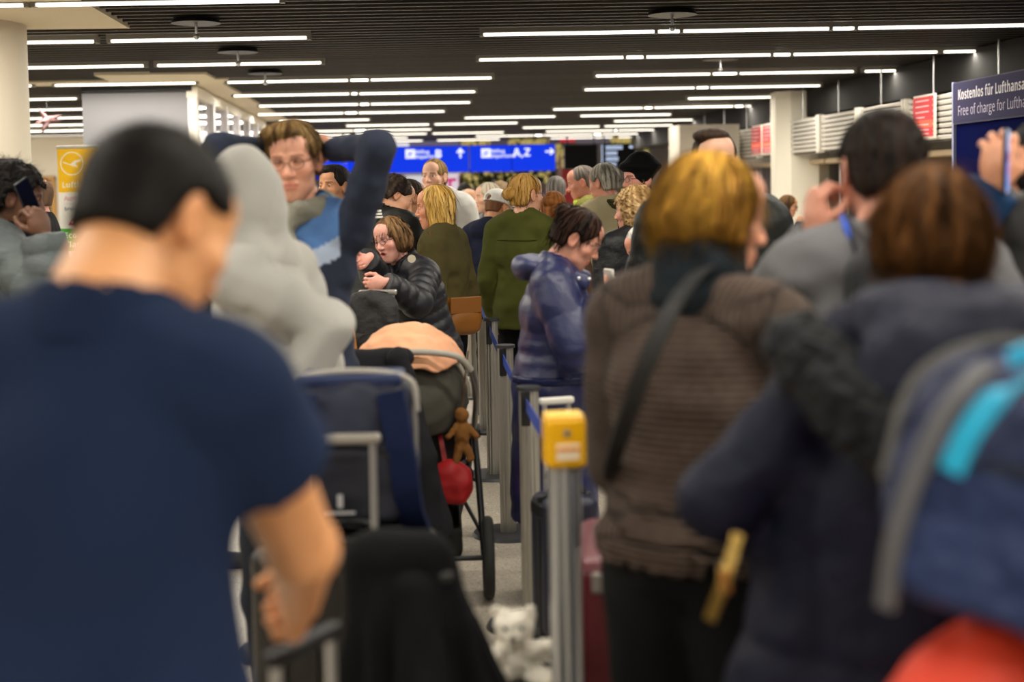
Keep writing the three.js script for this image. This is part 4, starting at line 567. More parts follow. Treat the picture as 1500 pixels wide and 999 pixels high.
// hunched man in the black outdoor jacket with a small white emblem
const manN = person({ label: 'person with dark curly hair hunched in a black outdoor jacket with a small white emblem', at: [579, 290, 8.4], face: 150, lean: [24, 0, 0], head: [-40, 12, 0], skin: SK.light, hair: { style: 'curly', th: .016, color: '#4f4036', tip: '#241b16', amp: .01, drop: 0, line: [-.05, .01, .06], strands: 500, slen: .025 }, w: 1.12,
  top: { mat: puffy('#20211f', .5), pad: .045, apad: .04, q: [.12, .008], hem: .85, neck: .075 }, more(P) { const g = []; for (let i = 0; i < 3; i++) g.push(xf(bx(.055 - i * .008, .013, .006, .002), [0, i * .018, 0])); const p = P.L(554, 318, 8.4 - .22); P.add('emblem', merge(g).rotateY(-P.root.rotation.y).translate(...p), mat('#eceae4', .6)); } });
person({ label: 'person with brown hair glimpsed behind the curly-haired hunched man', at: [603, 290, 9.5], face: 120, skin: SK.tan, hair: { style: 'short', color: '#33261d' }, top: { mat: cloth('#191a1c') } });
// woman with glasses, mouth open
const woman4 = person({ label: 'person with glasses and open mouth, leaning forward in a black quilted jacket', at: [573, 351, 7.15], face: -50, lean: [20, 0, 0], head: [12, -10, 4], f: 1, w: 1.16, b: 1.25, skin: '#e5a796', cell: .012, hcell: .0032, face_: { open: 1, brow: .6 },
  hair: { style: 'bob', th: .018, color: '#94714a', tip: '#5f452c', drop: .06, line: [-.13, -.10, .058], fringe: .032, strands: 700, slen: .05, seed: 51 },
  arms: { R: { w: [528, 372, 6.72], pole: [-.3, -1, -.2], curl: .8, hd: [0, -.45, 1], pn: [.7, .3, 0] }, L: { w: [562, 414, 6.7], pole: [.6, -1, -.3], curl: .7, hd: [-.3, -.1, 1] } },
  top: { mat: mat('#15161d', .5, { vertexColors: true }), pad: .045, apad: .04, q: [.062, .009], hem: .62, hemW: .05, neck: .075, wa: .004, cell: .011 },
  more(P) { glasses(P); P.add('sleeve_badge', new THREE.CylinderGeometry(.02, .02, .008, 16).rotateX(PI / 2).rotateY(-P.root.rotation.y).translate(...P.L(603, 379, 6.93)), mat('#c8c0a8', .4)); P.add('collar', sdf([cap(P.U([0, 1.44, -.01]), P.U([0, 1.53, .0]), .105, .095, { k: .02, cutB: 1 }), cap(P.U([0, 1.42, .02]), P.U([0, 1.62, .04]), .074, .08, { op: 'sub', k: .01 }), cap(P.U([0, 1.5, .05]), P.U([0, 1.5, .2]), .05, .06, { op: 'sub', k: .01 })], { cell: .01 }), puffy('#15161d', .5)); } });
const woman3 = person({ label: 'person with long blonde hair in an olive fleece pullover, profile to the left', at: [637, 304, 7.9], face: -112, lean: [2, 0, 0], head: [22, 4, 0], f: 1, skin: '#d2906f', hcell: .0035, cell: .013, hair: { style: 'long', color: '#e3ba6c', tip: '#b98c40', dark: .75, amp: .003, drop: .14, strands: 700, slen: .08, srad: .0009, seed: 61, flow: (p) => [p[0] * .3, -1, p[2] * .3] },
  arms: { L: { l: [.16, 1.1, .2], pole: [.3, -.2, -1] }, R: { l: [-.16, 1.1, .2], pole: [-.5, -.3, -1] } }, top: { name: 'pullover', mat: cloth('#4a4327', 'fleece'), pad: .035, apad: .03, hem: .93, neck: .07, wa: .008 }, legs: { mat: cloth('#15161a') } });
const man2 = person({ label: 'tall young person in a white hoodie facing the camera under the Departures B sign', at: [636, 259, 11], face: -12, head: [-10, 0, 0], skin: '#dfae94', hcell: .0045, w: 1.12, hair: { style: 'short', color: '#a98a52', tip: '#6c5230', th: .014, line: [-.062, .012, .034], strands: 300, slen: .02 }, face_: { brow: .4 }, top: { name: 'hoodie', mat: cloth('#d5d3cf', 'fleece'), pad: .05, apad: .045, extra: (P) => [cap(P.U([-.08, 1.49, -.03]), P.U([.08, 1.49, -.03]), .06, .06, { k: .05 })] } });
person({ label: 'older bald person with glasses and a yellow scarf, behind the row of queue posts', at: [688, 293, 14.6], face: 55, head: [0, 10, 0], skin: '#d29a78', hair: { style: 'balding', color: '#b8a890' }, top: { mat: cloth('#24262c') }, more(P) { glasses(P, blackPlastic); P.add('scarf', new THREE.TorusGeometry(.085, .035, 10, 24).rotateX(PI / 2).translate(...P.U([0, 1.47, 0])), mat('#e8cf3a', .8)); } });
person({ label: 'person with dark hair between the bald man and the white cap, far back', at: [681, 284, 16.6], face: 170, skin: SK.tan, hair: { style: 'short', color: '#1a1614' }, top: { mat: cloth('#33353c') } });
person({ label: 'person with pale blonde-grey hair left of the white cap, facing left', at: [713, 290, 11.9], face: -70, f: 1, skin: SK.pale, hair: { style: 'bob', color: '#cfc3ae', tip: '#9c8f7a' }, top: { mat: cloth('#8a8f98') } });
person({ label: 'person with light brown hair just behind the white cap', at: [734, 286, 13], face: 160, f: 1, skin: SK.pale, hair: { style: 'bob', color: '#8a7355' }, top: { mat: cloth('#4a4d52') } });
person({ label: 'person in a white baseball cap and dark navy jacket, back turned', at: [729, 304, 10.3], face: 155, head: [-18, 16, 0], skin: SK.tan, hair: { style: 'buzz', th: .005, color: '#7a5236' }, top: { mat: cloth('#23283e', 'weave'), pad: .045, apad: .04, hem: .8, neck: .08, extra: (P) => [ell(P.U([0, 1.46, -.11]), [.14, .07, .08], { B: P.B, k: .05 })] },
  more(P) { const wc = mat('#efede8', .8, { vertexColors: true }); P.add('cap', sdf([ell([0, .046, -.015], [.099, .1, .12], { k: .01 }), keep((x, y) => .028 - y, .008), ell([0, .035, .13], [.075, .012, .075], { k: .02 }), ell([0, .055, -.125], [.03, .022, .03], { op: 'sub', k: .008 })], { cell: .006 }).applyMatrix4(P.HM), wc); } });
person({ label: 'person with a blonde hair bun in an olive green jacket, back turned', at: [771, 285, 8.5], face: 150, head: [-22, 2, 0], f: 1, skin: '#d7a083', hcell: .0038, hair: { style: 'bun', color: '#d8ab62', tip: '#a67733', dark: .65, amp: .003, strands: 500, slen: .04, srad: .0008, seed: 71, bunflow: 1, bun: [.01, .0, -.125], bunR: [.045, .04, .04] }, top: { mat: cloth('#4a4d22', 'weave'), pad: .035, apad: .03, hem: .82, hemW: .02, wa: .008, extra: (P) => [cap(P.U([-.06, 1.49, -.03]), P.U([.06, 1.49, -.03]), .05, .05, { k: .03 })] }, legs: { mat: cloth('#17171a') }, more(P) { glasses(P, mat('#2a3a8a', .3)); P.add('yoke_seam', new THREE.TorusGeometry(.17, .003, 6, 40).rotateX(PI / 2).scale(1, 1, .72).translate(...P.U([0, 1.355, -.02])), cloth('#3c3f1b')); } });
person({ label: 'person with short grey hair between the bun and the man in olive', at: [815, 279, 12.6], face: 175, skin: SK.pink, hair: { style: 'short', color: '#8d8780', tip: '#4c4744' }, top: { mat: cloth('#2a2b30') } });
person({ label: 'person with a ginger ponytail half hidden behind the woman in the blue coat', at: [812, 308, 8.8], face: 160, f: 1, skin: SK.light, hair: { style: 'bun', color: '#b0703a', tip: '#7c4a20', bun: [0, .06, -.12], tail: 1 }, top: { mat: cloth('#5a4334') } });
person({ label: 'person with cropped grey hair in an olive jacket with a bright yellow collar', at: [852, 268, 10.9], face: -105, head: [10, 14, 0], skin: '#d68f78', hair: { style: 'buzz', color: '#8c8078', tip: '#5c534c' }, top: { mat: cloth('#7d7c3e'), pad: .04, apad: .035 }, more(P) { P.add('collar', new THREE.TorusGeometry(.095, .03, 10, 24).rotateX(PI / 2).translate(...P.U([0, 1.475, -.01])), mat('#c6d41e', .6)); } });
person({ label: 'person with silver-grey hair in a beige jacket with a dark collar', at: [884, 268, 10], face: -140, head: [10, 10, 0], skin: '#d09078', hair: { style: 'short', th: .018, color: '#b5aea0', tip: '#6d675e', strands: 400, slen: .03 }, top: { mat: cloth('#c3b690'), pad: .045, apad: .04 }, more(P) { P.add('collar', new THREE.TorusGeometry(.095, .04, 10, 24).rotateX(PI / 2).translate(...P.U([0, 1.475, -.015])), cloth('#35371f')); } });
person({ label: 'person in a flat black cap, face turned left, below the departure board', at: [937, 264, 9], face: -65, skin: '#cf8f7d', hair: { style: 'short', color: '#8a8078' }, top: { mat: cloth('#1d1e22') }, more(P) { glasses(P, blackPlastic); P.add('cap', sdf([ell([0, .085, -.005], [.125, .048, .135], { k: .02 }), cap([0, .045, -.01], [0, .075, -.01], .098, .105, { k: .02 })], { cell: .007 }).applyMatrix4(P.HM), cloth('#0d0d0f', 'fleece')); } });
person({ label: 'person with curly light blonde hair in a black jacket', at: [928, 309, 7.6], face: -150, head: [34, 4, 0], f: 1, w: 1.12, skin: '#d99c86', hair: { style: 'curly', color: '#c9a877', tip: '#8e6c40', strands: 900, slen: .04, seed: 81, th: .03 }, top: { mat: puffy('#17171a', .5), pad: .05, apad: .045, wa: .008 } });
person({ label: 'stooping white-haired older person with a pink ear, behind the striped jumper', at: [946, 364, 6.7], face: -100, lean: [22, 0, 0], head: [20, 6, 0], skin: '#d9947c', hair: { style: 'short', th: .02, color: '#ece8e0', tip: '#cfc9bf', strands: 400, slen: .03 }, top: { mat: cloth('#5d5f66'), pad: .04 } });
person({ label: 'tall person with thinning hair in a dark jacket, behind the short-haired blonde', at: [1047, 239, 5.6], face: 10, head: [-10, 0, 0], skin: '#d0a088', w: 1.14, hair: { style: 'side', th: .008, color: '#3a2b22', line: [-.06, .02, .085] }, top: { mat: puffy('#1a1d1c', .55), pad: .05, apad: .045 }, more: (P) => glasses(P, blackPlastic) });
person({ label: 'small distant person with brown hair, hand at the chin, by the white pillar', at: [1155, 302, 15], face: 70, head: [0, 12, 0], f: 1, skin: '#d09a78', hair: { style: 'bob', color: '#6f4e24', tip: '#3d2a14', drop: .03, line: [-.10, -.06, .055] }, arms: { R: { l: [-.05, 1.42, .19], pole: [-.4, -1, 0], curl: .9 }, L: { l: [.05, 1.18, .26], pole: [.4, -1, 0], curl: .8 } }, top: { mat: cloth('#222427'), pad: .03 }, more: (P) => glasses(P, blackPlastic, true) });
person({ label: 'distant person in red and cream by the desks, below the woman at the white pillar', at: [1128, 348, 13], face: 20, s: .78, f: 1, skin: SK.pink, hair: { style: 'bob', color: '#5f4a38' }, top: { mat: cloth('#b06a5c'), pad: .03 } });
const manQ = person({ label: 'person at the right edge with dark hair and blue jacket, holding up a phone', at: [1526, 250, 3.75], face: 172, head: [6, 4, 0], skin: '#c98d6c', w: 1.1, cell: .014, hair: { style: 'short', th: .016, color: '#1b1513', tip: '#0f0c0b', strands: 900, slen: .02, seed: 91 }, arms: { L: { w: [1460, 268, 3.4], pole: [.7, -1, .1], curl: .45, hd: [-.1, 1, .1], pn: [0, .1, 1], spread: .1, cell: .003 }, R: { l: [-.2, 1.0, .2] } }, top: { mat: cloth('#1e3a5e'), pad: .04, apad: .032, neck: .075 } });
const manZ = person({ label: 'person in dark clothes wearing the blue backpack, at the right edge, mostly cut off', at: [1960, 250, 1.78], face: 95, skin: SK.light, w: 1.05, hair: { style: 'short', color: '#4a3626' }, cell: .014, arms: { R: { l: [-.2, 1.0, .25] }, L: { l: [.2, 1.0, .25] } }, top: { mat: puffy('#15161c', .5), pad: .05, apad: .045, hem: .72, hemW: .08, q: [.12, .012], sz: -.03 }, legs: { mat: cloth('#1d1f26') } });
console.log('people', counts.get('person'));
// ---------------------------------------------------------------- queue posts with blue belts
const beltMat = mat('#1f3f9e', .7, { bumpMap: T.weave, bumpScale: .0006 }), capMat = mat('#3c3d40', .45, { metalness: .3 });
const shaftShape = (() => { const s = new THREE.Shape(), n = 96; for (let i = 0; i <= n; i++) { const a = i / n * 2 * PI, r = .0375 - .0035 * Math.pow(Math.abs(Math.sin(a * 4)), 8); i ? s.lineTo(Math.cos(a) * r, Math.sin(a) * r) : s.moveTo(r, 0); } return s; })();
const shaftGeo = new THREE.ExtrudeGeometry(shaftShape, { depth: .885, bevelEnabled: false }).rotateX(-PI / 2);
const postAt = [[774, 5.28], [741, 6.7], [721, 8.08], [709, 9.6], [696, 11.2], [688, 12.6], [683, 13.9]].map(([px, d]) => { const p = at(px, 560, d); return [p[0], 0, p[2]]; });
const postLabel = ['nearest silver queue post, just behind the yellow-capped post', 'second silver queue post behind the yellow-capped post', 'third silver queue post, beside the stroller top', 'fourth silver queue post behind the yellow-capped post', 'fifth silver queue post, beside the brown handbag', 'sixth silver queue post, near the navy jacket', 'farthest silver queue post of the row, beside the olive pullover'];
const front = at(826, 650, 3.12);
postAt.forEach((p, i) => {
  const t = thing('queue_post', postLabel[i], 'queue post', p, 0, 'silver queue posts in a row');
  part(t, 'base', new THREE.CylinderGeometry(.165, .175, .016, 40), capMat, [0, .008, 0]); part(t, 'shaft', shaftGeo, alu, [0, .012, 0]); part(t, 'cap', new THREE.CylinderGeometry(.046, .046, .014, 32), capMat, [0, .902, 0]);
  part(t, 'cassette', bx(.034, .13, .014, .004), blackPlastic, [-.012, .83, .036]);
  const q = i ? postAt[i - 1] : [front[0], 0, front[2]], y1 = i ? .845 : 1.06, d = sub(q, p);
  if (i !== 5) part(t, 'belt', strap([[-.01, .845, .045], [d[0] * .5 - .008, (.845 + y1) / 2 - .015, d[2] * .5], [d[0] - .014, y1, d[2] - .045]], .05, .0025, [0, 1, 0], 16), beltMat);
});
{
  const t = thing('queue_post', 'nearest round silver queue post with a bright yellow head', 'queue post', [front[0], 0, front[2]], .12);
  part(t, 'base', new THREE.CylinderGeometry(.17, .18, .018, 40), capMat, [0, .009, 0]); part(t, 'shaft', new THREE.CylinderGeometry(.0365, .0365, 1.02, 40), mat('#c2c4c8', .3, { metalness: .8 }), [0, .525, 0]); part(t, 'groove', bx(.012, 1.0, .004), mat('#7d8088', .5, { metalness: .5 }), [.012, .525, .036]);
  const h = part(t, 'head', bx(.088, .112, .088, .012, 4), mat('#f2b400', .4), [0, 1.09, 0]);
  part(h, 'sticker', bx(.05, .036, .002, .0005), mat('#f7e2c2', .6), [.002, -.018, .0445]); part(h, 'sticker_stripe', bx(.046, .008, .001), mat('#ef9a3a', .6), [.002, -.012, .0461]); part(h, 'screw', new THREE.CylinderGeometry(.008, .008, .004, 14).rotateX(PI / 2), chrome, [0, .024, .0445]); part(h, 'top_plate', bx(.08, .006, .08, .002), mat('#f4c21a', .4), [0, .057, 0]);
}
// ---------------------------------------------------------------- luggage
const wheelGeo = merge([new THREE.CylinderGeometry(.028, .028, .018, 18).rotateZ(PI / 2), xf(new THREE.CylinderGeometry(.028, .028, .018, 18).rotateZ(PI / 2), [.026, 0, 0])]);
function suitcase(o) {                                                 // its broad side faces +z, the telescopic handle stands at the back
  const { w, h, d } = o, t = thing('suitcase', o.label, 'suitcase', [o.p[0], 0, o.p[2]], o.turn ?? 0), m = o.m, by = .075, top = by + h;
  for (const s of [-1, 1]) { const sh = part(t, 'shell_half', bx(w, h, d / 2 - .006, Math.min(.045, d * .2), 4), m, [0, by + h / 2, s * d / 4]); if (o.ribs) for (let i = 0; i < o.ribs; i++) part(sh, 'rib', bx(.018, h * .82, .008, .004), m, [(i - (o.ribs - 1) / 2) * w * .8 / o.ribs, 0, s * (d / 4)]); }
  part(t, 'zip', bx(w * 1.004, h * 1.003, .022, .01), o.zip ?? blackPlastic, [0, by + h / 2, 0]);
  for (const sx of [-1, 1]) for (const sz of [-1, 1]) { const wl = part(t, 'wheel', wheelGeo, blackPlastic, [sx * (w / 2 - .05) - .013, .028, sz * (d / 2 - .05)]); part(wl, 'fork', bx(.03, .05, .04, .006), blackPlastic, [.013, .03, 0]); }
  if (o.handle) { const hx = (o.hw ?? .15) / 2; for (const s of [-1, 1]) part(t, 'handle_pole', bx(.018, o.handle - top + .02, .011, .003), chrome, [s * hx, (o.handle + top - .02) / 2, -d / 2 + .035]); part(t, 'grip', bx(hx * 2 + .04, .026, .03, .01, 3), o.grip ?? blackPlastic, [0, o.handle + .008, -d / 2 + .035]); }
  part(t, 'carry_handle', tube([[-.07, 0, 0], [-.05, .028, 0], [.05, .028, 0], [.07, 0, 0]], .01, 20, 8), blackPlastic, [0, top, .02]);
  for (const s of [-1, 1]) part(t, 'corner_guard', bx(.02, .05, d * .6, .008), o.guard ?? darkMetal, [s * (w / 2 - .004), top - .05, 0]);
  return t;
}
const X = (px, d) => at(px, 600, d);
suitcase({ label: 'suitcase held by the man in the navy T-shirt, two silver handle rods showing', p: X(502, 2.18), turn: 1.1, w: .40, h: .54, d: .24, m: mat('#20242c', .4), handle: .925, hw: .15 });
suitcase({ label: 'dark suitcase carrying the blue backpack, tall silver handle in front', p: X(506, 3.56), turn: PI, w: .46, h: .70, d: .28, m: mat('#1a1714', .45), handle: 1.035, hw: .155, ribs: 5, grip: mat('#9a958c', .4, { metalness: .5 }) });
suitcase({ label: 'black suitcase under the draped black coat', p: X(592, 2.76), turn: PI, w: .36, h: .58, d: .22, m: mat('#141416', .5), handle: .90, hw: .15 });
suitcase({ label: 'burgundy hard suitcase with black edging, standing beside the yellow-capped post', p: X(922, 3.5), turn: PI / 2 - .1, w: .48, h: .70, d: .30, m: mat('#5c1420', .35), ribs: 0, guard: mat('#8f8a86', .3, { metalness: .7 }) });
suitcase({ label: 'navy suitcase behind the yellow head, pale handle bar tilted', p: X(824, 4.95), turn: .3, w: .2, h: .5, d: .2, m: mat('#10132a', .5), handle: .885, hw: .09, grip: mat('#c9c6be', .4) });
suitcase({ label: 'low black suitcase with the white teddy bear on top', p: X(757, 3.25), turn: PI, w: .22, h: .43, d: .34, m: mat('#151517', .5) });
suitcase({ label: 'black suitcase under the black rucksack in front of the woman with glasses', p: X(560, 6.72), turn: PI, w: .42, h: .66, d: .26, m: mat('#1b1b1e', .5), handle: 1.165, hw: .14, grip: alu });
suitcase({ label: 'dark grey suitcase behind the legs of the man with clasped hands', p: X(468, 5.6), turn: .3, w: .42, h: .6, d: .25, m: mat('#2a2d33', .45), ribs: 4 });
// the black coat thrown over the suitcase handle
{
  const c = X(622, 2.72), t = thing('coat', 'black coat draped over a suitcase handle, at the bottom centre', 'coat', [c[0], 0, c[2]]), k = cloth('#131315', 'fleece', { sheen: .15 });
  const fold = (x, y, z) => { const a = Math.atan2(x, z), dn = sstep(1.0, .55, y); return (.020 * Math.sin(a * 7 + 3 * noise(x * 3, y * 2, z * 3)) + .012 * Math.sin(a * 13 + 5 * noise(x * 2, y * 2.5, z * 2))) * dn + .008 * noise(x * 12, y * 12, z * 12); };
  part(t, 'cloth', sdf([cap([-.115, .95, 0], [.0, .955, 0], .036, .036, { k: .03 }), cap([-.05, .85, 0], [.03, .30, .01], .085, .19, { flat: [0, 0, 1, 1.2], k: .06 }), cap([-.005, .93, 0], [.21, .3, 0], .04, .09, { k: .06 }), cap([-.09, .93, .02], [-.13, .35, .03], .045, .07, { k: .06 }), keep((x, y) => .26 + .03 * Math.sin(x * 20) - y, .01)], { cell: .012, grow: .03, disp: fold }), k);
  part(t, 'sleeve', sdf([cap([-.03, .88, .05], [.0, .62, .13], .045, .05, { k: .03 }), cap([.0, .62, .13], [.03, .36, .17], .05, .045, { k: .03 })], { cell: .011, grow: .01, disp: (x, y, z) => .010 * noise(x * 20, y * 14, z * 20) }), k);
}
function backpack(o) {                                                 // outer side +z, carried side -z
  const { w, h, d } = o, t = thing('backpack', o.label, 'backpack', o.p, o.turn ?? 0), m = o.m;
  const dsp = (x, y, z) => (o.wr ?? .006) * (noise(x * 12, y * 14 + x * 6, z * 12) + .5 * noise(x * 26, y * 30, z * 26));
  part(t, 'pack_body', sdf([rbox([0, h / 2, 0], [w / 2, h / 2, d / 2], o.rnd ?? .06, { k: .02 }), ell([0, h * .55, .02], [w * .47, h * .48, d * .55], { k: .05 })], { cell: o.cell ?? .01, grow: .008, disp: dsp }), m);
  const pk = part(t, 'front_pocket', sdf([rbox([0, h * .33, d / 2 + .01], [w * .40, h * .27, .035], .03, { k: .02 })], { cell: .009, grow: .006, disp: dsp }), o.m2 ?? m);
  part(pk, 'zip', strap([[-w * .36, h * .5, d / 2 + .05], [-w * .2, h * .585, d / 2 + .045], [w * .2, h * .585, d / 2 + .045], [w * .36, h * .5, d / 2 + .05]], .008, .006, [0, 0, 1], 20), o.zip ?? blackPlastic);
  part(t, 'main_zip', strap([[-w * .50, h * .4, d * .28], [-w * .49, h * .8, d * .25], [-w * .3, h * 1.0, d * .2], [0, h * 1.03, d * .18], [w * .3, h * 1.0, d * .2], [w * .49, h * .8, d * .25], [w * .50, h * .4, d * .28]], .012, .010, [0, 0, 1], 40), o.trim ?? blackPlastic);
  if (o.loop !== false) part(t, 'top_loop', tube([[-.05, h * .99, -d * .3], [-.03, h + .05, -d * .3], [.03, h + .05, -d * .3], [.05, h * .99, -d * .3]], .011, 20, 8), o.strapM ?? blackPlastic);
  if (o.straps !== false) for (const s of [-1, 1]) part(t, 'shoulder_strap', strap([[s * .07, h * .96, -d * .5], [s * .09, h * 1.02, -d * .5 - .09], [s * .11, h * .75, -d * .5 - .17], [s * .13, h * .35, -d * .5 - .12], [s * .14, h * .08, -d * .5]], .06, .014, [1, 0, 0], 30), o.strapM ?? blackPlastic);
  return t;
}
{ // navy backpack standing on the tall suitcase, behind its handle
  const c = X(517, 3.72), navy = mat('#0f1631', .65, { vertexColors: true, bumpMap: T.weave, bumpScale: .001 }), t = backpack({ label: 'dark blue backpack with grey piping standing on a suitcase beside the stroller', p: [c[0], .775, c[2]], w: .33, h: .385, d: .2, m: navy, m2: mat('#0d1020', .7, { vertexColors: true }), straps: false, loop: false, cell: .009, trim: mat('#8f8b85', .6), wr: .005 });
  part(t, 'top_piping', tube([[-.172, .30, .05], [-.160, .375, .05], [-.10, .40, .05], [.10, .40, .05], [.160, .375, .05], [.172, .30, .05]], .0085, 48, 8), mat('#a39e96', .6));
  part(t, 'top_panel', bx(.27, .03, .16, .012), mat('#16264f', .6), [0, .385, 0]);
  for (const s of [-1, 1]) part(t, 'hanging_strap', strap([[s * .11, .36, .12], [s * .14, .2, .15], [s * .155, .06, .13], [s * .17, .0, .08]], .07, .018, [1, 0, .2], 24), mat('#101a3a', .8, { specularIntensity: .3 })); part(t, 'emblem', merge([bx(.014, .034, .004, .0015), xf(bx(.075, .006, .004), [0, -.03, 0])]), mat('#b9b8ba', .5), [-.02, .09, .157]);
}
{ // black rucksack and its tag
  const c = X(545, 6.55), t = backpack({ label: 'black rucksack with an orange strap on the luggage in front of the woman with glasses', p: [c[0], .742, c[2]], w: .25, h: .43, d: .18, m: mat('#19191b', .7, { vertexColors: true, bumpMap: T.wrinkle, bumpScale: .004 }), straps: false, loop: false, wr: .012, turn: .2 });
  part(t, 'orange_strap', strap([[-.12, .42, .08], [-.10, .3, .155], [-.085, .16, .165]], .022, .006, [1, 0, 0], 16), mat('#c98634', .6)); const tg = part(t, 'tag', bx(.055, .09, .004, .002), mat('#e6e1da', .6), [-.155, .22, .15]); part(tg, 'tag_photo', bx(.035, .05, .002), mat('#d99a80', .6), [0, 0, .003]);
}
{ // teddy bear
  const c = X(757, 3.22), t = thing('teddy_bear', 'white fluffy teddy bear lying on the low black suitcase', 'teddy bear', [c[0], .512, c[2]]), m = mat('#e4ddcf', .95, { vertexColors: true });
  const fz = (x, y, z) => .006 * noise(x * 55, y * 55, z * 55) + .003 * noise(x * 120, y * 120, z * 120);
  part(t, 'body', sdf([ell([-.01, .055, 0], [.055, .055, .05], { k: .02 }), ell([-.015, .13, .01], [.046, .042, .043], { k: .02 }), ell([-.018, .118, .05], [.02, .017, .016], { k: .012 }), ell([-.055, .165, 0], [.017, .017, .01], { k: .012 }), ell([.025, .165, 0], [.017, .017, .01], { k: .012 }), cap([.02, .085, .03], [.062, .10, .06], .02, .02, { k: .012 }), cap([-.05, .08, .03], [-.08, .05, .06], .02, .02, { k: .012 }), cap([.03, .03, .03], [.07, .022, .08], .024, .026, { k: .012 }), cap([-.04, .03, .03], [-.07, .022, .08], .024, .026, { k: .012 })], { cell: .006, grow: .008, disp: fz }), m);
  part(t, 'nose', new THREE.SphereGeometry(.007, 10, 8), mat('#3a2c22', .5), [-.018, .122, .068]); for (const s of [-1, 1]) part(t, 'eye', new THREE.SphereGeometry(.005, 10, 8), mat('#15110e', .2), [-.016 + s * .019, .14, .05]); part(t, 'paw_pad', new THREE.SphereGeometry(.018, 12, 8).scale(1, 1, .4), mat('#c9b493', .9), [.073, .024, .107]);
}
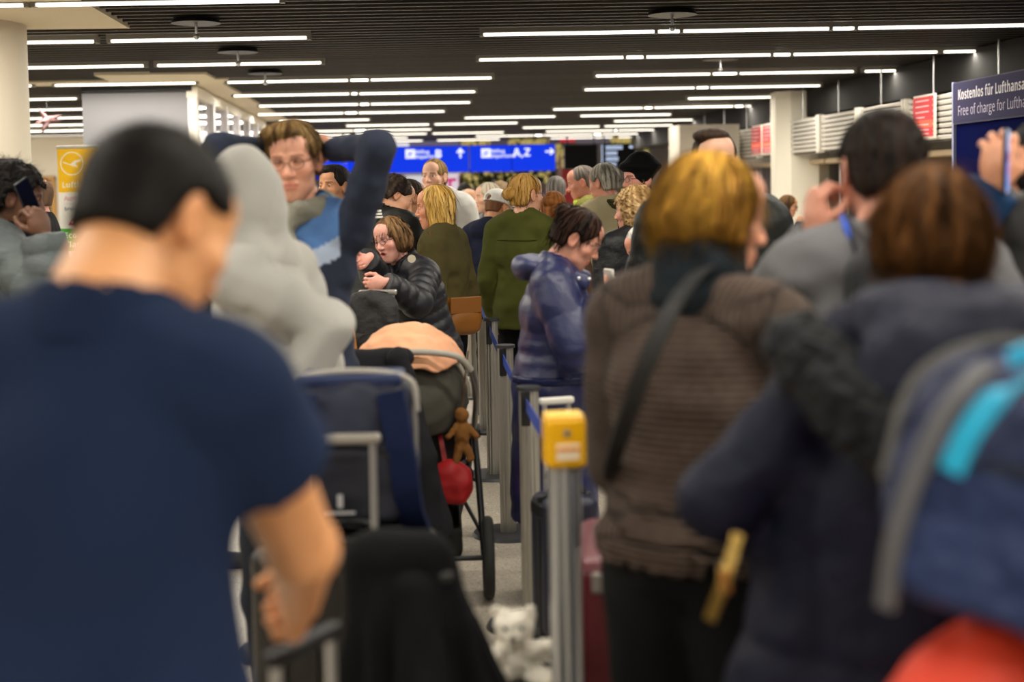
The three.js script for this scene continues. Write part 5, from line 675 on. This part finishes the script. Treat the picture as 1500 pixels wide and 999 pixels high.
// ---------------------------------------------------------------- stroller, seen from behind
{
  const c = X(603, 5.85), t = thing('stroller', 'grey baby stroller seen from behind, with a black frame and wheels', 'stroller', [c[0], 0, c[2]], .05), fr = mat('#2b2c2e', .4, { metalness: .5 }), fab = cloth('#57554d', 'weave');
  for (const s of [-1, 1]) { const w = part(t, 'rear_wheel', new THREE.TorusGeometry(.145, .022, 12, 36).rotateY(PI / 2), mat('#222220', .8), [s * .30, .167, .22]); const hub = merge([new THREE.CylinderGeometry(.03, .03, .05, 16).rotateZ(PI / 2), ...[0, 1, 2, 3, 4].map((i) => bar([0, 0, 0], [0, Math.cos(i * 1.257) * .135, Math.sin(i * 1.257) * .135], .008, 6))]); part(w, 'hub', hub, darkMetal);
    const f = part(t, 'front_wheel', new THREE.TorusGeometry(.08, .018, 10, 28).rotateY(PI / 2), mat('#222220', .8), [s * .17, .098, -.48]); part(f, 'hub', new THREE.CylinderGeometry(.06, .06, .02, 16).rotateZ(PI / 2), darkMetal);
    part(t, 'frame_leg', tube([[s * .285, .167, .22], [s * .27, .45, .08], [s * .255, .66, -.04]], .014, 16, 8), fr); part(t, 'frame_leg', tube([[s * .255, .66, -.04], [s * .22, .35, -.3], [s * .17, .12, -.47]], .014, 16, 8), fr); part(t, 'push_bar', tube([[s * .255, .62, -.04], [s * .265, .82, .14], [s * .245, .93, .26]], .013, 16, 8), mat('#8d8a84', .35, { metalness: .7 })); part(t, 'joint', new THREE.CylinderGeometry(.03, .03, .05, 18).rotateZ(PI / 2), blackPlastic, [s * .258, .64, -.03]); part(t, 'brace', bar([s * .28, .25, .18], [s * .2, .30, -.36], .009, 8), fr); }
  part(t, 'handlebar', tube([[-.245, .93, .26], [-.20, .985, .29], [-.1, 1.01, .31], [.1, 1.01, .31], [.20, .985, .29], [.245, .93, .26]], .013, 32, 10), mat('#a9a297', .5)); part(t, 'axle', bar([-.3, .167, .22], [.3, .167, .22], .011, 8), fr);
  part(t, 'hood', sdf([ell([0, .80, -.02], [.235, .255, .30], { k: .02 }), ell([0, .80, -.06], [.218, .238, .285], { op: 'sub', k: .01 }), keep((x, y, z) => -z - .20, .01), keep((x, y) => .66 - y, .02)], { cell: .011, grow: .004, disp: (x, y, z) => .004 * Math.sin((y + z) * 60) * .5 }), fab);
  part(t, 'seat_back', sdf([rbox([0, .58, .06], [.19, .27, .045], .04, { B: [[1, 0, 0], [0, .93, .36], [0, -.36, .93]], k: .02 }), rbox([0, .40, -.12], [.18, .035, .18], .03, { k: .03 })], { cell: .012, grow: .005, disp: (x, y, z) => .004 * noise(x * 20, y * 20, z * 20) }), cloth('#3b3a37', 'weave'));
  part(t, 'hood_rim', tube(Array.from({ length: 17 }, (_, i) => { const a = i / 16 * PI; return [Math.cos(a) * .238, .80 + Math.sin(a) * .235, .10]; }), .010, 48, 8), mat('#a39b8e', .6));
  part(t, 'basket', sdf([rbox([0, .23, -.02], [.2, .075, .24], .04, { k: .02 }), rbox([0, .28, -.02], [.185, .09, .225], .03, { op: 'sub', k: .01 })], { cell: .012 }), cloth('#2b2b2a', 'weave'));
  const S = (p) => { const a = .05; return [c[0] + p[0] * Math.cos(a) + p[2] * Math.sin(a), p[1], c[2] - p[0] * Math.sin(a) + p[2] * Math.cos(a)]; };
  const hang = (name, label, cat, p, turn = 0) => thing(name, label, cat, S(p), .05 + turn);
  let q = hang('blanket', 'peach coloured baby blanket spread over the top of the stroller hood', 'blanket', [0, .80, -.02]);
  part(q, 'cloth', sdf([ell([0, .02, .03], [.262, .285, .335], { k: .02 }), ell([0, -.02, 0], [.236, .256, .30], { op: 'sub', k: .01 }), keep((x, y) => .135 + .012 * Math.sin(x * 40) - y, .012)], { cell: .009, grow: .014, disp: (x, y, z) => .010 * noise(x * 14, y * 14 + x * 8, z * 14) + .006 * noise(x * 30, y * 30, z * 30), color(x, y, z, a, b, cc, col) { const k = noise(x * 16, y * 16, z * 16) > .2 ? 1 : .8; col[0] = 1; col[1] = .62 + .38 * k * .9; col[2] = .55 + .45 * k * .85; } }), mat('#e6b08a', .9, { vertexColors: true, bumpMap: T.fleece, bumpScale: .001 }));
  q = hang('jacket', 'dark grey jacket hung over the left of the stroller push bar', 'jacket', [-.09, 0, .33]);
  part(q, 'cloth', sdf([cap([-.11, .995, 0], [.07, .995, 0], .04, .04, { k: .03 }), cap([-.03, .88, .02], [.10, .34, .05], .12, .15, { flat: [0, 0, 1, 2.2], k: .04 }), keep((x, y) => .3 - y, .01)], { cell: .011, grow: .012, disp: (x, y, z) => .011 * Math.sin(x * 46 + y * 8 + 3 * noise(x * 4, y * 4, z * 4)) * sstep(1.05, .7, y) + .005 * noise(x * 16, y * 16, z * 16) }), cloth('#26262a', 'weave'));
  part(q, 'sleeve', sdf([cap([.05, 1.0, .05], [.14, .62, .08], .045, .05, { k: .03 }), cap([.14, .62, .08], [.17, .36, .07], .05, .042, { k: .03 })], { cell: .011, grow: .008, disp: (x, y, z) => .008 * noise(x * 20, y * 16, z * 20) }), cloth('#26262a', 'weave'));
  q = hang('pouch', 'bright red pouch hanging at the lower right of the stroller', 'pouch', [.155, .40, .20]); part(q, 'bag', sdf([ell([0, .08, 0], [.085, .09, .05], { k: .02 }), rbox([0, .04, 0], [.075, .05, .04], .03, { k: .03 })], { cell: .008, grow: .006, disp: (x, y, z) => .006 * noise(x * 25, y * 25, z * 25) }), mat('#b01218', .6, { vertexColors: true })); part(q, 'loop', strap([[-.02, .15, 0], [-.03, .21, -.02], [-.04, .26, -.06]], .02, .004, [1, 0, 0], 12), mat('#8c1418', .6));
  q = hang('toy', 'brown plush toy dangling from the right side of the stroller', 'toy', [.205, .56, .20]); part(q, 'body', sdf([ell([0, .11, 0], [.035, .05, .03], { k: .02 }), ell([0, .185, 0], [.03, .03, .028], { k: .015 }), cap([-.01, .07, .0], [-.025, .0, .01], .018, .016, { k: .01 }), cap([.01, .07, .0], [.03, .01, .01], .018, .016, { k: .01 }), cap([.02, .14, 0], [.055, .10, .02], .014, .013, { k: .01 }), cap([-.02, .14, 0], [-.055, .10, .02], .014, .013, { k: .01 })], { cell: .006, grow: .004, disp: (x, y, z) => .004 * noise(x * 60, y * 60, z * 60) }), mat('#8a5a24', .9, { vertexColors: true })); part(q, 'cord', bar([0, .21, 0], [.03, .44, -.02], .004, 6), mat('#5a4022', .8));
}
// ---------------------------------------------------------------- bags and things carried
{ // shoulder bag of the woman in the jumper
  const P = woman8, bg = at(925, 745, 3.06), t = thing('shoulder_bag', 'black shoulder bag worn crosswise on the brown striped jumper', 'bag', [bg[0], bg[1] - .12, bg[2]]), rel = (px, py, d) => sub(at(px, py, d), t.position.toArray());
  part(t, 'pouch', bx(.10, .2, .26, .03, 3), mat('#1a1a1b', .6), [0, .1, 0]); part(t, 'strap', strap([rel(1040, 392, 2.72), rel(1018, 404, 2.63), rel(985, 452, 2.575), rel(952, 520, 2.565), rel(926, 590, 2.59), rel(905, 650, 2.66), rel(896, 690, 2.78), [-.03, .19, .1]], .034, .008, [.8, .35, .3], 50), mat('#151516', .6));
}
{ const b = at(1345, 470, 3.0), t = backpack({ label: 'dark backpack with a blue edge on the back of the man in grey', p: [b[0], b[1] - .26, b[2]], w: .30, h: .42, d: .13, m: mat('#1e2026', .7, { vertexColors: true }), turn: 0, straps: false }), L = (px, py, d) => sub(at(px, py, d), t.position.toArray());
  part(t, 'shoulder_strap', strap([L(1300, 440, 3.02), L(1282, 380, 3.04), L(1268, 345, 3.08), L(1258, 322, 3.16), L(1262, 330, 3.3)], .075, .016, [1, -.3, 0], 24), mat('#23252b', .7)); part(t, 'shoulder_strap', strap([L(1390, 440, 3.02), L(1400, 380, 3.04), L(1405, 345, 3.08), L(1408, 322, 3.16)], .07, .016, [1, .2, 0], 20), mat('#23252b', .7)); part(t, 'blue_lining', strap([L(1262, 365, 3.06), L(1246, 335, 3.09), L(1240, 318, 3.16)], .03, .012, [1, -.3, 0], 14), mat('#2d58c8', .6)); }
{ const b = at(1552, 440, 3.46), t = backpack({ label: 'black rucksack on the back of the man holding up a phone', p: [b[0], b[1] - .24, b[2]], w: .36, h: .50, d: .17, m: mat('#0f0f11', .75, { vertexColors: true }), turn: .1 }); }
{ const b = at(1490, 925, 1.68), m = mat('#0c1d47', .65, { vertexColors: true, bumpMap: T.wrinkle, bumpScale: .006 }), t = backpack({ label: 'large blue backpack with a cyan stripe and grey edging, lower right corner', p: b, w: .38, h: .33, d: .26, rnd: .12, loop: false, m, m2: mat('#102858', .65, { vertexColors: true, bumpMap: T.wrinkle, bumpScale: .006 }), trim: mat('#5f5e5c', .6), turn: 0, wr: .012, cell: .009 });
  t.rotation.set(0, -.5, -.30, 'ZYX'); t.updateMatrixWorld(true); const inv = t.matrixWorld.clone().invert(), L = (px, py, d) => mv(inv, at(px, py, d));
  part(t, 'cyan_stripe', strap([L(1392, 690, 1.525), L(1425, 625, 1.515), L(1470, 575, 1.51), L(1530, 548, 1.52)], .026, .006, [.6, .6, 0], 24), mat('#15a5cf', .5)); part(t, 'cyan_stripe', strap([L(1478, 528, 1.55), L(1505, 516, 1.55), L(1550, 508, 1.55)], .02, .006, [0, 1, .3], 10), mat('#15a5cf', .5));
  part(t, 'grey_edge', strap([L(1298, 890, 1.60), L(1312, 790, 1.585), L(1345, 690, 1.58), L(1395, 590, 1.58), L(1450, 535, 1.60)], .022, .012, [1, .2, .2], 30), mat('#57565a', .6));
  const j = at(1455, 1010, 1.66), q = thing('jacket', 'red-orange jacket slung below the blue backpack, at the bottom right', 'jacket', [j[0], j[1] - .12, j[2]], .2); part(q, 'cloth', sdf([ell([.05, .02, 0], [.20, .19, .15], { k: .05 }), cap([.0, .0, 0], [.05, -.3, 0], .14, .16, { k: .06 }), ell([.12, .06, -.02], [.14, .15, .13], { k: .05 })], { cell: .011, grow: .016, disp: (x, y, z) => .014 * noise(x * 10 + y * 6, y * 8, z * 10) + .005 * noise(x * 24, y * 24, z * 24) }), mat('#e8401f', .55, { vertexColors: true, bumpMap: T.wrinkle, bumpScale: .004 })); }
{ const b = at(676, 462, 7.75), t = thing('handbag', 'brown leather handbag at the hip of the blonde in olive', 'bag', [b[0], b[1] - .09, b[2]], .5); part(t, 'pouch', sdf([rbox([0, .09, 0], [.10, .10, .05], .035, { k: .02 }), ell([0, .07, 0], [.11, .08, .06], { k: .04 })], { cell: .008, grow: .004, disp: (x, y, z) => .004 * noise(x * 20, y * 20, z * 20) }), mat('#8a5518', .4, { vertexColors: true })); part(t, 'flap', bx(.19, .09, .012, .005), mat('#7a4a14', .4), [0, .15, .055]); part(t, 'strap', tube([[-.09, .17, 0], [-.12, .35, -.02], [-.17, .55, -.03]], .008, 16, 6), mat('#6d4212', .5)); }
function phone(label, p, r, screen) { const t = thing('phone', label, 'phone', p); t.rotation.set(...r); part(t, 'case', bx(.072, .15, .009, .004, 3), mat('#24262b', .3, { metalness: .4 }), [0, 0, 0]); part(t, 'screen', bx(.066, .142, .002), screen ?? mat('#0b0c10', .1), [0, 0, .0055]); part(t, 'lens', new THREE.CylinderGeometry(.006, .006, .003, 12).rotateX(PI / 2), chrome, [.02, .055, -.006]); return t; }
phone('grey phone held to the ear by the man in the grey padded jacket', at(40, 290, 5.47), [.1, 1.05, .40]);
{ const scr = canvasTex(128, 256, (c, w, h) => { const g = c.createLinearGradient(0, 0, 0, h); g.addColorStop(0, '#cfe2ff'); g.addColorStop(.5, '#4d7fe0'); g.addColorStop(1, '#8fb6ff'); c.fillStyle = g; c.fillRect(0, 0, w, h); c.fillStyle = '#b050c0'; c.fillRect(80, 150, 36, 30); c.fillStyle = '#2a50b0'; c.fillRect(0, 90, w, 40); });
  phone('phone with a bright blue screen held up at the right edge', at(1473, 236, 3.33), [.05, 1.15, 0], mat('#000000', .2, { emissive: new THREE.Color(1, 1, 1), emissiveMap: scr, emissiveIntensity: .9 })); }
{ const t = phone('pale phone in a light case held up by the woman in the blue coat', at(893, 424, 5.40), [.1, -1.2, .08], mat('#b9b4aa', .4)); t.children[0].material = mat('#d9d4ca', .5); t.scale.setScalar(1.05); }
// ---------------------------------------------------------------- airline banner at the left
{
  const a = at(84, 216, 12.9), b = at(215, 216, 12.9), w = b[0] - a[0], h = a[1] - .06, t = thing('banner', 'yellow, white and green airline banner with a crane emblem, behind the man in navy', 'banner', [(a[0] + b[0]) / 2, 0, a[2]]);
  const tx = canvasTex(512, Math.round(512 * h / w), (c, W, Hh) => { const u = W / 131; c.fillStyle = '#f7f5f0'; c.fillRect(0, 0, W, Hh); c.fillStyle = '#ffc800'; c.fillRect(0, 0, W, 66 * u); c.strokeStyle = '#fff6da'; c.lineWidth = 1.8 * u; c.beginPath(); c.arc(21 * u, 24 * u, 16.5 * u, 0, 7); c.stroke();
    c.fillStyle = '#fff8e6'; c.beginPath(); c.moveTo(7 * u, 20.5 * u); c.lineTo(18.5 * u, 25 * u); c.lineTo(24 * u, 20 * u); c.lineTo(34 * u, 18 * u); c.lineTo(35 * u, 20.5 * u); c.lineTo(26 * u, 23.5 * u); c.lineTo(30 * u, 30 * u); c.lineTo(20 * u, 27 * u); c.lineTo(9 * u, 23 * u); c.fill();
    c.font = `bold ${11.5 * u}px sans-serif`; c.fillText('Lufthansa', 5 * u, 59 * u); c.fillStyle = '#e0566a'; c.font = `${9 * u}px sans-serif`; c.fillText('Austrian', 8 * u, 78 * u); c.fillStyle = '#5a5f78'; c.font = `bold ${7.5 * u}px sans-serif`; c.fillText('brussels', 8 * u, 93 * u);
    c.fillStyle = '#d8202c'; c.beginPath(); c.moveTo(13 * u, 114 * u); c.lineTo(20 * u, 104 * u); c.lineTo(24 * u, 104 * u); c.lineTo(24 * u, 114 * u); c.fill(); c.fillStyle = '#fff'; c.fillRect(17.5 * u, 109 * u, 5 * u, 1.6 * u); c.fillRect(19.3 * u, 107.2 * u, 1.6 * u, 5 * u); c.fillStyle = '#d8202c'; c.font = `bold ${9 * u}px sans-serif`; c.fillText('SWISS', 28 * u, 114 * u);
    c.fillStyle = '#3fae1c'; c.fillRect(0, 119 * u, W, 34 * u); c.fillStyle = '#fff'; c.font = `bold ${12 * u}px sans-serif`; c.fillText('Economy', 6 * u, 133 * u); c.fillText('Class', 6 * u, 147 * u); });
  part(t, 'print', new THREE.PlaneGeometry(w, h), mat('#ffffff', .6, { map: tx }), [0, .06 + h / 2, .008]); part(t, 'sheet', bx(w, h, .012), mat('#e8e4dc', .7), [0, .06 + h / 2, 0]); part(t, 'top_rail', bx(w + .01, .03, .03, .006), alu, [0, h + .06, 0]); part(t, 'foot', bx(w + .04, .06, .22, .015), alu, [0, .03, 0]); part(t, 'clip_lamp', bx(.10, .05, .08, .01), blackPlastic, [.18, h + .095, -.02]);
}
renderer.render(scene, camera);
